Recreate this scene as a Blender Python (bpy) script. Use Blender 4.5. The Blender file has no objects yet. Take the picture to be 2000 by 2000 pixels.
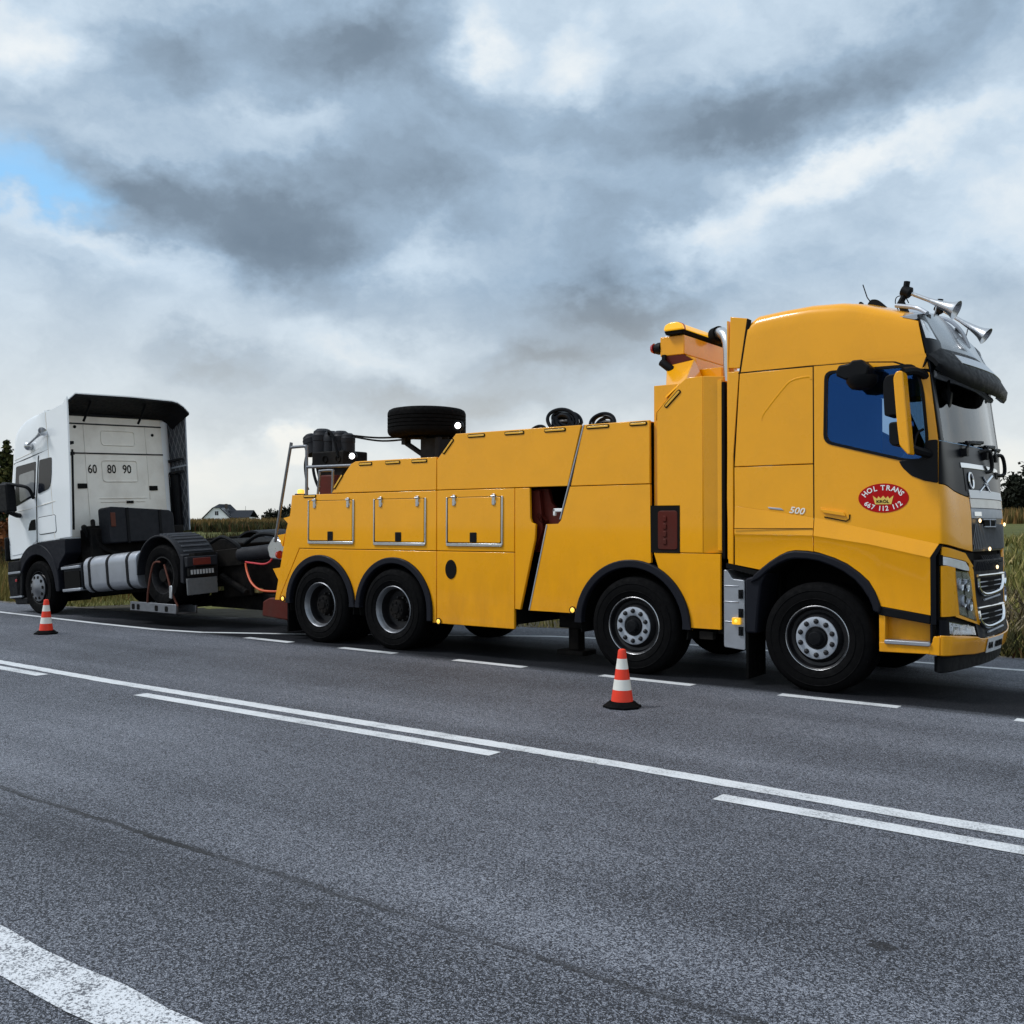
import bpy, bmesh, math, random
import numpy as np
from mathutils import Vector, Matrix
from mathutils.geometry import tessellate_polygon
random.seed(7); rng = np.random.default_rng(7)
R = math.radians
S = bpy.context.scene
COL = S.collection

# ------------------------------------------------------------------ camera
cam = bpy.data.objects.new('camera', bpy.data.cameras.new('camera')); COL.objects.link(cam)
cam.location = (3.3865, -9.395, 1.5677)
cam.rotation_euler = (math.pi/2 + 0.01552, 0, 0.64121)
cam.data.sensor_width = 36; cam.data.lens = 36*1954.4/2000
cam.data.clip_start = 0.1; cam.data.clip_end = 4000
S.camera = cam
S.view_settings.view_transform = 'Standard'; S.view_settings.look = 'None'
S.view_settings.exposure = 0.55; S.view_settings.gamma = 1
S.view_settings.use_curve_mapping = False
S.cycles.max_bounces = 8; S.cycles.transparent_max_bounces = 12

# ------------------------------------------------------------------ node helper
class NT:
    def __init__(s, tree): s.t = tree; s.n = tree.nodes; s.l = tree.links
    def node(s, typ, **kw):
        n = s.n.new(typ)
        for k, v in kw.items():
            if k.startswith('i_'):
                key = k[2:]; key = int(key) if key.isdigit() else key.replace('_', ' ')
                s.inp(n, key, v)
            else: setattr(n, k, v)
        return n
    def inp(s, n, key, v):
        if isinstance(v, bpy.types.NodeSocket): s.l.new(v, n.inputs[key])
        else: n.inputs[key].default_value = v
    def math(s, op, a, b=None, clamp=False):
        n = s.n.new('ShaderNodeMath'); n.operation = op; n.use_clamp = clamp
        s.inp(n, 0, a)
        if b is not None: s.inp(n, 1, b)
        return n.outputs[0]
    def ramp(s, fac, stops, interp='LINEAR'):
        n = s.n.new('ShaderNodeValToRGB'); n.color_ramp.interpolation = interp
        e = n.color_ramp.elements
        while len(e) < len(stops): e.new(0.5)
        for el, (p, c) in zip(e, stops):
            el.position = p; el.color = (c, c, c, 1) if isinstance(c, (int, float)) else (*c, 1)
        s.inp(n, 0, fac); return n.outputs[0]
    def noise(s, vec, scale, detail=3, rough=.5, out=0):
        n = s.n.new('ShaderNodeTexNoise'); s.inp(n, 'Vector', vec)
        n.inputs['Scale'].default_value = scale; n.inputs['Detail'].default_value = detail; n.inputs['Roughness'].default_value = rough
        return n.outputs[out]
    def mix(s, fac, a, b, mode='MIX'):
        n = s.n.new('ShaderNodeMix'); n.data_type = 'RGBA'; n.blend_type = mode
        s.inp(n, 0, fac)
        for k, v in ((6, a), (7, b)):
            if not isinstance(v, bpy.types.NodeSocket): v = (*v[:3], 1)
            s.inp(n, k, v)
        return n.outputs[2]

# ------------------------------------------------------------------ sky and sun
SUN = Vector((-0.48, -0.40, 0.78)).normalized()
w = bpy.data.worlds.new('World'); S.world = w; w.use_nodes = True
N = NT(w.node_tree); N.n.clear()
wout = N.node('ShaderNodeOutputWorld'); bg = N.node('ShaderNodeBackground'); bg.inputs[1].default_value = 0.1
N.l.new(bg.outputs[0], wout.inputs[0])
sky = N.node('ShaderNodeTexSky', sky_type='NISHITA', sun_disc=False)
sky.sun_elevation = math.asin(SUN.z); sky.sun_rotation = math.atan2(SUN.x, SUN.y)
tc = N.node('ShaderNodeTexCoord').outputs['Generated']
rot = N.node('ShaderNodeVectorRotate', rotation_type='Z_AXIS'); N.inp(rot, 'Vector', tc); rot.inputs['Angle'].default_value = -0.64121
d0 = rot.outputs[0]
flat = N.node('ShaderNodeMapping'); N.inp(flat, 'Vector', d0); flat.inputs['Scale'].default_value = (1, 1, 1.45)
wn = N.noise(flat.outputs[0], 5.0, 6, .6, 1)
wv = N.node('ShaderNodeVectorMath', operation='SUBTRACT'); N.inp(wv, 0, wn); wv.inputs[1].default_value = (.5, .5, .5)
ws = N.node('ShaderNodeVectorMath', operation='SCALE'); N.inp(ws, 0, wv.outputs[0]); ws.inputs['Scale'].default_value = 0.20
wa = N.node('ShaderNodeVectorMath', operation='ADD'); N.inp(wa, 0, d0); N.inp(wa, 1, ws.outputs[0])
dw = wa.outputs[0]
def cloud_blob(px, py, rx, ry, tilt=0):
    c = Vector(((px-966)/1888, 1, -(py-996)/1888)); L = c.length; c.normalize()
    m = N.node('ShaderNodeMapping', vector_type='TEXTURE'); N.inp(m, 'Vector', dw)
    m.inputs['Location'].default_value = c; m.inputs['Scale'].default_value = (rx/1888/L, .5, ry/1888/L)
    m.inputs['Rotation'].default_value = (0, R(-tilt), 0)
    g = N.node('ShaderNodeTexGradient', gradient_type='SPHERICAL'); N.inp(g, 'Vector', m.outputs[0])
    return N.node('ShaderNodeMapRange', interpolation_type='SMOOTHSTEP', i_0=g.outputs['Fac']).outputs[0]
BLOBS = [ # place in the sky (x, y), size, weight: minus = shaded cloud base or added dimming, plus = sunlit cloud
 (270,80,220,170,-.40,0),(660,80,400,220,-.46,0),(780,110,240,150,-.14,0),(430,400,420,160,-.40,8),(560,490,240,130,-.24,0),(230,340,200,90,-.25,0),
 (1640,120,440,170,-.42,20),(1350,230,360,140,-.30,10),(1000,230,280,120,-.22,0),(1170,560,220,90,-.40,0),(1000,680,230,70,-.26,0),
 (430,690,260,60,-.2,0),(100,200,260,120,-.16,0),(800,330,300,110,-.22,-20),(1880,600,200,160,-.14,0),(150,560,220,80,-.1,0),(870,760,330,50,-.14,0),(1230,420,240,90,-.16,0),
 (966,700,1700,1300,-.27,0),(955,45,100,90,.28,0),(1130,90,110,140,.28,0),(50,60,160,120,.25,0),(1600,340,560,70,.30,22),(1330,520,330,80,.20,12),(1850,420,330,170,.12,0),  # widest blob: added dimming, keeps the view below the brighter fill sky outside
 (700,670,330,90,.26,0),(500,855,110,50,.3,0),(800,500,190,70,.22,0),(560,230,230,80,.16,0),(1500,750,500,200,.14,0),(240,520,230,70,.14,0),(1000,900,1900,150,.36,0),(160,470,170,50,.2,0)]
acc = None
for px, py, rx, ry, wt, tl in BLOBS:
    v = N.math('MULTIPLY', cloud_blob(px, py, rx, ry, tl), wt)
    acc = v if acc is None else N.math('ADD', acc, v)
n1 = N.math('MULTIPLY', N.math('SUBTRACT', N.noise(flat.outputs[0], 2.4, 6, .6), .5), .70)
pf = N.node('ShaderNodeVectorMath', operation='ADD'); N.inp(pf, 0, flat.outputs[0]); N.inp(pf, 1, ws.outputs[0])
n2 = N.math('MULTIPLY', N.math('SUBTRACT', N.noise(pf.outputs[0], 7.5, 7, .62), .5), .50)
val = N.math('ADD', N.math('ADD', acc, N.math('ADD', n1, n2)), .78)
cc = N.ramp(val, [(0, (.108, .146, .192)), (.22, (.142, .188, .242)), (.5, (.245, .327, .420)), (.75, (.405, .49, .575)), (1, (.60, .63, .645))])
hz = N.node('ShaderNodeSeparateXYZ'); N.inp(hz, 0, d0)
warm = N.node('ShaderNodeMapRange'); N.inp(warm, 0, hz.outputs[2]); warm.inputs[1].default_value = .24; warm.inputs[2].default_value = 0.0
cc = N.mix(N.math('MULTIPLY', warm.outputs[0], .68), cc, (.64, .615, .54))
cc = N.mix(1.0, cc, (10, 10, 10), 'MULTIPLY')
gap = N.math('MULTIPLY', cloud_blob(38, 352, 190, 120), 1.7, True)
gap = N.math('SUBTRACT', gap, N.math('MULTIPLY', N.math('ADD', n1, n2), 1.2), True)
gap2 = N.math('MULTIPLY', cloud_blob(60, 400, 330, 170), 1.0, True)
gap = N.math('MULTIPLY', gap, gap2, True)
blue = N.mix(1.0, sky.outputs[0], (1.0, 1.15, 1.25), 'MULTIPLY')
blue = N.mix(.55, blue, (2.0, 4.6, 7.0))
N.inp(bg, 0, N.mix(gap, cc, blue))
sun = bpy.data.objects.new('sun', bpy.data.lights.new('sun', 'SUN')); COL.objects.link(sun)
sun.data.energy = 1.5; sun.data.angle = R(14); sun.data.color = (1, .99, .98)
sun.rotation_euler = SUN.to_track_quat('Z', 'Y').to_euler(); sun.location = (0, 0, 30)

# ------------------------------------------------------------------ materials
def mat(name, col, rough=.5, metal=0, spec=.5, coat=0, var=0, vscale=3, bump=0, bscale=200, emit=None, es=0, dirt=None, dirt_amt=0, coat_r=.05):
    m = bpy.data.materials.new(name); m.use_nodes = True; n = NT(m.node_tree)
    p = n.n['Principled BSDF']; p.inputs['Base Color'].default_value = (*col, 1)
    p.inputs['Roughness'].default_value = rough; p.inputs['Metallic'].default_value = metal
    p.inputs['Specular IOR Level'].default_value = spec; p.inputs['Coat Weight'].default_value = coat; p.inputs['Coat Roughness'].default_value = coat_r
    co = n.node('ShaderNodeTexCoord').outputs['Object']
    c = None
    if var:
        f = n.noise(co, vscale, 5, .6)
        c = n.mix(f, tuple(x*(1-var) for x in col), tuple(min(1, x*(1+var)) for x in col))
        rr = n.ramp(n.noise(co, vscale*2.3, 4), [(.3, rough*.8), (.7, min(1, rough*1.25))]); n.inp(p, 'Roughness', rr)
    if dirt:
        f = n.ramp(n.noise(co, 2.2, 6, .65), [(.42, 0.0), (.75, 1.0)])
        f = n.math('MULTIPLY', f, dirt_amt)
        c = n.mix(f, c if c is not None else col, dirt)
    if c is not None: n.inp(p, 'Base Color', c)
    if bump:
        b = n.node('ShaderNodeBump'); b.inputs['Strength'].default_value = bump; b.inputs['Distance'].default_value = .01
        n.inp(b, 'Height', n.noise(co, bscale, 3)); n.inp(p, 'Normal', b.outputs[0])
    if emit: p.inputs['Emission Color'].default_value = (*emit, 1); p.inputs['Emission Strength'].default_value = es
    return m
def glass(name, tint, refl=1.0, rough=.02):
    m = bpy.data.materials.new(name); m.use_nodes = True; n = NT(m.node_tree); n.n.clear()
    o = n.node('ShaderNodeOutputMaterial'); mx = n.node('ShaderNodeMixShader')
    t = n.node('ShaderNodeBsdfTransparent'); t.inputs[0].default_value = (*tint, 1)
    g = n.node('ShaderNodeBsdfGlossy'); g.inputs['Roughness'].default_value = rough
    f = n.node('ShaderNodeFresnel'); f.inputs[0].default_value = 1.5
    n.inp(mx, 0, n.math('MULTIPLY', f.outputs[0], refl, True)); n.l.new(t.outputs[0], mx.inputs[1]); n.l.new(g.outputs[0], mx.inputs[2]); n.l.new(mx.outputs[0], o.inputs[0])
    return m
M = {}
YEL = (.87, .372, .001)
M['yellow'] = mat('yellow_paint', YEL, .28, 0, .25, .48, .06, 1.1, .10, 2.2, coat_r=.05, dirt=(.56, .25, .006), dirt_amt=.30)
n = NT(M['yellow'].node_tree); p = n.n['Principled BSDF']; co = n.node('ShaderNodeTexCoord').outputs['Object']      # road grime plus shading off the ground, painted on the lower panels
sp_ = n.node('ShaderNodeSeparateXYZ'); n.inp(sp_, 0, co); mr_ = n.node('ShaderNodeMapRange'); n.inp(mr_, 0, sp_.outputs[2]); mr_.inputs[1].default_value = 1.5; mr_.inputs[2].default_value = .4
st_ = n.node('ShaderNodeMapping'); n.inp(st_, 'Vector', co); st_.inputs['Scale'].default_value = (1, 1, .25)
gr = n.ramp(n.noise(st_.outputs[0], 5, 6, .7), [(.35, .15), (.7, 1.0)]); base_ = p.inputs['Base Color'].links[0].from_socket
n.inp(p, 'Base Color', n.mix(n.math('MULTIPLY', n.math('MULTIPLY', mr_.outputs[0], gr)  , .55), base_, (.46, .185, .012)))
M['white'] = mat('white_paint', (.84, .87, .90), .35, 0, .5, .6, .03, 2, .02, 2)
M['cream'] = mat('dirty_warm_lit_white', (.80, .77, .71), .5, 0, .4, .1, .06, 3, dirt=(.46, .41, .35), dirt_amt=.42)  # dirty white, with the warm light on the cab back put into it
M['plastic'] = mat('black_plastic', (.005, .0055, .007), .5, 0, .12, 0, .2, 8, .1, 400)
M['greyplastic'] = mat('grey_plastic', (.013, .014, .018), .6, 0, .2, 0, .2, 5, .1, 300)
M['gloss'] = mat('gloss_black', (.004, .005, .008), .30, 0, .14, 0)
M['skysheen'] = mat('roof_front_reflection', (.03, .034, .04), .2, 0, .6, .4)
M['rubber'] = mat('rubber', (.0038, .0038, .0042), .8, 0, .06, 0, .3, 9, .15, 120)
M['trim'] = mat('arch_rubber', (.008, .009, .014), .55, 0, .15, 0, .2, 6)
M['frame'] = mat('chassis_black', (.0045, .0045, .005), .7, 0, .1, 0, .3, 6, dirt=(.05, .042, .035), dirt_amt=.4)
M['void'] = mat('dark_interior', (.006, .006, .006), .9, 0, .1)
M['chrome'] = mat('chrome', (.82, .84, .86), .12, 1)
M['steel'] = mat('brushed_steel', (.55, .56, .58), .32, 1, var=.12, vscale=14)
M['dullsteel'] = mat('dull_steel', (.20, .21, .23), .4, .8, var=.3, vscale=8)
M['alu'] = mat('aluminium', (.36, .38, .42), .42, .7, var=.15, vscale=4, bump=.1, bscale=60)
M['silver'] = mat('silver_paint', (.36, .39, .44), .45, .3, var=.12, vscale=9)
M['rim'] = mat('dark_rim', (.009, .009, .011), .4, .3, .5, 0, .2, 7)
M['red'] = mat('red_paint', (.085, .010, .005), .55, 0, .2, 0, .2, 4, dirt=(.05, .02, .015), dirt_amt=.6)
M['redgloss'] = mat('sign_red', (.42, .006, .008), .4, 0, .12, 0)
M['signwhite'] = mat('sign_white', (.82, .82, .82), .5)
M['gold'] = mat('sign_gold', (.75, .52, .10), .5)
M['ink'] = mat('ink_black', (.006, .006, .006), .7, 0, .1)
M['amber'] = mat('amber_lens', (.85, .40, .01), .25, 0, .5, .5, emit=(1, .55, .02), es=.35)
M['amberlit'] = mat('amber_lamp_lit', (.9, .5, .05), .3, emit=(1, .58, .10), es=.75)
M['markerlit'] = mat('marker_lamp_lit', (.9, .6, .25), .3, emit=(1, .72, .40), es=1.6)
M['workwhite'] = mat('work_lamp_lit', (.9, .9, .9), .3, emit=(1, 1, 1), es=2.5)
M['redlens'] = mat('red_lens', (.35, .01, .01), .2, 0, .5, .4)
M['lens'] = mat('clear_lamp', (.70, .73, .78), .2, .15, .6, .5, .3, 9)
M['lensdark'] = mat('lamp_inside', (.06, .07, .09), .2, .4)
M['amberslot'] = mat('reflector_strip', (.80, .42, .02), .3, 0, .5, .4)
def sky_glass(name):  # blue sky reflection put into the gloss colour of the tinted glass
    m = bpy.data.materials.new(name); m.use_nodes = True; n = NT(m.node_tree); n.n.clear()
    o = n.node('ShaderNodeOutputMaterial'); mx = n.node('ShaderNodeMixShader'); mx.inputs[0].default_value = .27
    t = n.node('ShaderNodeBsdfTransparent'); t.inputs[0].default_value = (.62, .76, .88, 1)
    g = n.node('ShaderNodeBsdfGlossy'); g.inputs[0].default_value = (.040, .14, .42, 1); g.inputs['Roughness'].default_value = .05
    n.l.new(t.outputs[0], mx.inputs[1]); n.l.new(g.outputs[0], mx.inputs[2]); n.l.new(mx.outputs[0], o.inputs[0]); return m
M['sideglass'] = sky_glass('blue_sky_reflection_glass')
M['lampglass'] = glass('lamp_glass', (.95, .96, .98), .8)
M['windglass'] = glass('windscreen_glass', (.62, .68, .72), 1.25)
M['darkglass'] = mat('dark_glass', (.010, .012, .018), .08, 0, .3, 0)
M['curtain'] = mat('blue_curtain', (.014, .060, .20), .9, 0, .2, 0, .12, 6)
M['inside'] = mat('grey_trim', (.24, .25, .27), .8)
M['plate'] = mat('number_plate', (.62, .64, .66), .45, var=.12, vscale=20)
M['conered'] = mat('cone_red', (.78, .045, .018), .45, 0, .3, 0, .12, 12, dirt=(.42, .05, .03), dirt_amt=.5)
M['conewhite'] = mat('cone_reflective_white', (.74, .73, .68), .5, 0, .4, 0, .12, 18, dirt=(.40, .37, .31), dirt_amt=.5)
M['straps'] = mat('orange_strap', (.085, .020, .009), .85)
M['lampwhite'] = mat('lamp_white', (.82, .84, .86), .25, 0, .5, .3)
M['hose'] = mat('orange_hose', (.55, .08, .015), .45)
M['redhose'] = mat('red_hose', (.5, .02, .03), .45)

# ------------------------------------------------------------------ mesh builder
class MB:
    def __init__(s): s.v = []; s.f = []
    def add(s, vs, fs, T=None):
        b = len(s.v)
        s.v += [tuple(T @ Vector(v)) for v in vs] if T is not None else [tuple(v) for v in vs]
        s.f += [tuple(b+i for i in f) for f in fs]; return s
    def box(s, x0, x1, y0, y1, z0, z1, T=None):
        vs = [(x, y, z) for x in (x0, x1) for y in (y0, y1) for z in (z0, z1)]
        return s.add(vs, [(0,1,3,2),(4,6,7,5),(0,4,5,1),(2,3,7,6),(0,2,6,4),(1,5,7,3)], T)
    def prism(s, poly, y0, y1, axis='y', hole=None, T=None):
        """poly in the (x,z) plane extruded along y; axis 'x': poly in (y,z) along x; axis 'z': poly in (x,y) along z"""
        mp = {'y': lambda a, b, c: (a, c, b), 'x': lambda a, b, c: (c, a, b), 'z': lambda a, b, c: (a, b, c)}[axis]
        f0 = y0 if callable(y0) else (lambda a, b: y0)
        f1 = y1 if callable(y1) else (lambda a, b: y1)
        loops = [list(poly)] + ([list(hole)] if hole else []); pts = [p for l in loops for p in l]; n = len(pts)
        vs = [mp(a, b, f0(a, b)) for a, b in pts] + [mp(a, b, f1(a, b)) for a, b in pts]; fs = []
        if hole:
            tri = tessellate_polygon([[Vector((a, b, 0)) for a, b in l] for l in loops])
            fs += [tuple(t) for t in tri] + [tuple(n+i for i in reversed(t)) for t in tri]
        else: fs += [tuple(range(n)), tuple(range(2*n-1, n-1, -1))]
        o = 0
        for l in loops:
            k = len(l)
            for i in range(k):
                j = (i+1) % k; fs.append((o+i, o+j, n+o+j, n+o+i))
            o += k
        return s.add(vs, fs, T)
    def lathe(s, prof, axis='y', n=40, c=(0, 0, 0), a0=0, a1=2*math.pi, T=None, close=False):
        """prof: (radius, along)"""
        vs = []; fs = []; full = abs(a1-a0-2*math.pi) < 1e-6; m = n if full else n+1; k = len(prof)
        for i in range(m):
            a = a0+(a1-a0)*i/n; ca, sa = math.cos(a), math.sin(a)
            for r, h in prof:
                p = {'y': (r*ca, h, r*sa), 'z': (r*ca, r*sa, h), 'x': (h, r*ca, r*sa)}[axis]
                vs.append((p[0]+c[0], p[1]+c[1], p[2]+c[2]))
        for i in range(n):
            j = (i+1) % m
            for q in range(k if close else k-1):
                q2 = (q+1) % k; fs.append((i*k+q, j*k+q, j*k+q2, i*k+q2))
        return s.add(vs, fs, T)
    def tube(s, path, r, n=8, T=None, caps=True, taper=None):
        P = [Vector(p) for p in path]; vs = []; fs = []; u = None
        for i, p in enumerate(P):
            d = (P[min(i+1, len(P)-1)]-P[max(i-1, 0)]).normalized()
            if u is None: u = d.orthogonal().normalized()
            else:
                u = (u - d*u.dot(d)); u = u.normalized() if u.length > 1e-6 else d.orthogonal().normalized()
            v = d.cross(u); rr = r if taper is None else r*(1+(taper-1)*i/(len(P)-1))
            for q in range(n):
                a = 2*math.pi*q/n; vs.append(tuple(p+rr*(math.cos(a)*u+math.sin(a)*v)))
        for i in range(len(P)-1):
            for q in range(n):
                q2 = (q+1) % n; fs.append((i*n+q, i*n+q2, (i+1)*n+q2, (i+1)*n+q))
        if caps: fs += [tuple(range(n-1, -1, -1)), tuple((len(P)-1)*n+q for q in range(n))]
        return s.add(vs, fs, T)
    def grid(s, rows, T=None):
        k = len(rows[0]); vs = [p for r in rows for p in r]
        return s.add(vs, [(i*k+j, i*k+j+1, (i+1)*k+j+1, (i+1)*k+j) for i in range(len(rows)-1) for j in range(k-1)], T)
    def shell(s, rows, off):
        """grid of points given a thickness: off(p) gives the inner point"""
        k = len(rows[0]); m = len(rows); n = k*m
        vs = [tuple(p) for r in rows for p in r]; vs += [off(p) for p in vs]
        fs = [(i*k+j, i*k+j+1, (i+1)*k+j+1, (i+1)*k+j) for i in range(m-1) for j in range(k-1)]
        fs += [tuple(n+q for q in reversed(f)) for f in fs]
        rim = [j for j in range(k)] + [i*k+k-1 for i in range(1, m)] + [(m-1)*k+j for j in range(k-2, -1, -1)] + [i*k for i in range(m-2, 0, -1)]
        for a, b in zip(rim, rim[1:]+rim[:1]): fs.append((a, b, n+b, n+a))
        return s.add(vs, fs)
    def ball(s, c, r, n=10, sc=(1, 1, 1)):
        prof = [(max(1e-4, math.sin(math.pi*i/n)), -math.cos(math.pi*i/n)) for i in range(n+1)]
        return s.lathe(prof, 'z', n*2, T=Matrix.Translation(c) @ Matrix.Diagonal((r*sc[0], r*sc[1], r*sc[2], 1)))
def obj(name, mb, m, parent=None, bevel=0, angle=38, loc=None, recalc=True, seg=2):
    me = bpy.data.meshes.new(name); me.from_pydata(mb.v, [], mb.f)
    if recalc:
        b = bmesh.new(); b.from_mesh(me); bmesh.ops.recalc_face_normals(b, faces=b.faces); b.to_mesh(me); b.free()
    me.materials.append(M[m] if isinstance(m, str) else m)
    me.polygons.foreach_set('use_smooth', [True]*len(me.polygons)); me.set_sharp_from_angle(angle=R(angle))
    o = bpy.data.objects.new(name, me); COL.objects.link(o)
    if parent: o.parent = parent
    if loc: o.location = loc
    if bevel:
        md = o.modifiers.new('bevel', 'BEVEL'); md.width = bevel; md.segments = seg; md.limit_method = 'ANGLE'; md.angle_limit = R(40)
    return o
def tag(o, label=None, cat=None, group=None, kind=None):
    for k, v in (('label', label), ('category', cat), ('group', group), ('kind', kind)):
        if v: o[k] = v
    return o
def thing(name, label, cat, loc=(0, 0, 0), rot=(0, 0, 0), group=None):
    o = bpy.data.objects.new(name, None); COL.objects.link(o); o.location = loc; o.rotation_euler = rot; o.empty_display_size = .2
    return tag(o, label, cat, group)
def copy_tree(o, parent=None):
    c = o.copy(); COL.objects.link(c)
    if parent: c.parent = parent
    for ch in o.children: copy_tree(ch, c)
    return c
def arc(cx, cz, r, a0, a1, n=24): return [(cx+r*math.cos(R(a0+(a1-a0)*i/n)), cz+r*math.sin(R(a0+(a1-a0)*i/n))) for i in range(n+1)]
def rrect(x0, x1, z0, z1, r, n=4):
    p = []
    for cx, cz, a in ((x1-r, z1-r, 0), (x0+r, z1-r, 90), (x0+r, z0+r, 180), (x1-r, z0+r, 270)): p += arc(cx, cz, r, a, a+90, n)
    return p
def roundpoly(pts, r, n=4):
    out = []; k = len(pts)
    for i in range(k):
        p = Vector(pts[i]); a = Vector(pts[i-1])-p; b = Vector(pts[(i+1) % k])-p
        rr = min(r, a.length*.45, b.length*.45); p0 = p+a.normalized()*rr; p1 = p+b.normalized()*rr
        for j in range(n+1):
            t = j/n; q = p0*(1-t)**2+p*2*t*(1-t)+p1*t*t; out.append((q.x, q.y))
    return out
def smooth(pts, k=6):
    P = [Vector(p) for p in pts]; P = [P[0]]+P+[P[-1]]; o = []
    for i in range(1, len(P)-2):
        for j in range(k):
            t = j/k; a, b, c, d = P[i-1], P[i], P[i+1], P[i+2]
            o.append(tuple(.5*((2*b)+(-a+c)*t+(2*a-5*b+4*c-d)*t*t+(-a+3*b-3*c+d)*t**3)))
    o.append(tuple(P[-2])); return o
# ---- lettering
GC = {}
def glyph(txt, size, bold=0):
    key = (txt, bold)
    if key not in GC:
        cu = bpy.data.curves.new('t', 'FONT'); cu.body = txt; cu.size = 1; cu.align_x = 'CENTER'; cu.align_y = 'CENTER'; cu.offset = bold; cu.extrude = .02; cu.resolution_u = 3
        o = bpy.data.objects.new('t', cu); COL.objects.link(o); bpy.context.view_layer.update()
        me = bpy.data.meshes.new_from_object(o.evaluated_get(bpy.context.evaluated_depsgraph_get()))
        GC[key] = ([tuple(v.co) for v in me.vertices], [tuple(p.vertices) for p in me.polygons])
        bpy.data.objects.remove(o); bpy.data.curves.remove(cu); bpy.data.meshes.remove(me)
    return GC[key]
SIDE = Matrix(((1, 0, 0, 0), (0, 0, -1, 0), (0, 1, 0, 0), (0, 0, 0, 1)))     # letters face -y
BACK = Matrix(((0, 0, 1, 0), (1, 0, 0, 0), (0, 1, 0, 0), (0, 0, 0, 1)))      # letters face +x
def letters(mb, txt, size, pos, face, bold=0, spin=0, wide=1, shear=0):
    v, f = glyph(txt, size, bold)
    sh = Matrix.Identity(4); sh[0][1] = shear
    mb.add(v, f, Matrix.Translation(pos) @ face @ Matrix.Rotation(spin, 4, 'Z') @ sh @ Matrix.Diagonal((size*wide, size, size*.12, 1)))
    return mb
# lettering first, while the scene is still small
for ch in 'HOLTRANS6712': glyph(ch, 1, .022)
for t, b in (('KRÓL', .03), ('500', .02), ('60', .01), ('80', .01), ('90', .01)): glyph(t, 1, b)
# ================================================================== RECOVERY TRUCK
truck = thing('recovery_truck', 'yellow heavy recovery truck with four axles and red oval door sign towing the white tractor', 'tow truck')
ZB = 1.278; ZS = 2.031; G = .004
def panel(poly, m='yellow', y0=0.0, t=.04, name='body_panel', bevel=.006, hole=None, parent=None):
    return obj(name, MB().prism(poly, y0, y0+t, hole=hole), m, parent or truck, bevel)
R1, R2, R3 = (-6.895, .515), (-5.525, .515), (-2.025, .515)
a1 = arc(*R1, .675, 180, 0); a2 = arc(*R2, .665, 180, 0); a3 = arc(*R3, .70, 180, 0, 32)
# rear body: upper L-shaped piece, lower piece round the two rear wheels
panel([(-7.474, 2.022), (-7.515, 1.762), (-7.597, 1.539), (-7.832, .541), (-7.735, .541), (-7.722, .60), (-7.322, ZB+G), (-4.80, ZB+G), (-4.80, ZS-G)])
panel([(-7.314, ZB-G), (-7.714, .60), (-7.70, .525)]+a1[0:]+[(-6.206, .515)]+a2+[(-4.86, .385), (-4.80, .385), (-4.80, ZB-G)])
# sloping upper deck sides
panel([(-6.675, ZS+G), (-6.303, 2.415), (-6.22, 2.445), (-4.80, 2.445), (-4.80, ZS+G)])
panel([(-4.79, ZS+G), (-4.79, 2.41), (-4.486, 2.715), (-2.667, 2.712), (-2.847, ZS+G)])
panel([(-4.79, ZS-G), (-3.592, ZS-G), (-3.592, ZB+G), (-4.79, ZB+G)])
panel([(-4.79, ZB-G), (-3.592, ZB-G), (-3.592, .381), (-4.79, .381)])
panel([(-3.584, ZS-G), (-3.374, ZS-G), (-3.365, 1.68), (-3.345, 1.625), (-3.29, 1.605), (-3.299, 1.437), (-3.507, .612), (-3.584, .616)])
panel([(-2.632, 2.712), (-1.802, 2.712), (-1.798, ZS+G), (-2.804, ZS+G)])
k3 = [p for p in a3 if p[0] < -1.79]
panel([(-2.812, ZS-G), (-1.798, ZS-G), (-1.788, k3[-1][1]+.01)]+k3[::-1]+[(-2.725, .61), (-3.385, .61), (-3.141, 1.605), (-2.975, 1.61), (-2.935, 1.65)])
k3 = [p for p in a3 if p[0] > -1.745]
panel([(-1.748, ZB+.01)]+k3+[(-1.33, .533), (-.993, .533), (-.993, 1.30), (-1.748, 1.30)])
# bright edge strips of the sloping gap
mb = MB()
for (xa, za), (xb, zb) in (((-2.637, 2.712), (-2.955, 1.66)), ((-3.136, 1.60), (-3.385, .612))):
    mb.prism([(xa, za), (xb, zb), (xb+.014, zb), (xa+.014, za)], -.006, .03)
obj('edge_strip', mb, 'silver', truck, .002)
# locker doors
def locker(x0, x1, z0, z1, lx, hx):
    d = obj('locker_door', MB().prism(rrect(x0+.022, x1-.022, z0+.022, z1-.008, .02), -.012, .01), 'yellow', truck, .005)
    obj('door_seal', MB().prism(rrect(x0+.012, x1-.012, z0+.012, z1, .022), -.0035, .006), 'ink', d)
    for nm, q in (('side_trim', (x0-.006, x0+.012, z0, z1)), ('side_trim', (x1-.012, x1+.012, z0, z1)), ('sill_trim', (x0, x1, z0-.024, z0+.012))):
        obj(nm, MB().box(q[0], q[1], -.016 if nm == 'side_trim' else -.02, .01, q[2], q[3]), 'steel', d, .004)
    for x in hx:
        h = MB().box(x-.022, x+.022, -.026, -.002, z1-.105, z1+.028); h.lathe([(.012, -.03), (.012, .03)], 'x', 10, c=(x, -.028, z1-.0)); h.box(x-.03, x+.03, -.018, -.002, z1-.09, z1-.05)
        obj('hinge', h, 'steel', d, .004)
    l = obj('latch', MB().prism(rrect(lx-.052, lx+.052, z0+.025, z0+.145, .01), -.018, -.004), 'plastic', d, .003)
    obj('latch_lever', MB().box(lx-.035, lx+.035, -.024, -.014, z0+.04, z0+.11), 'gloss', l) if False else None
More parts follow.
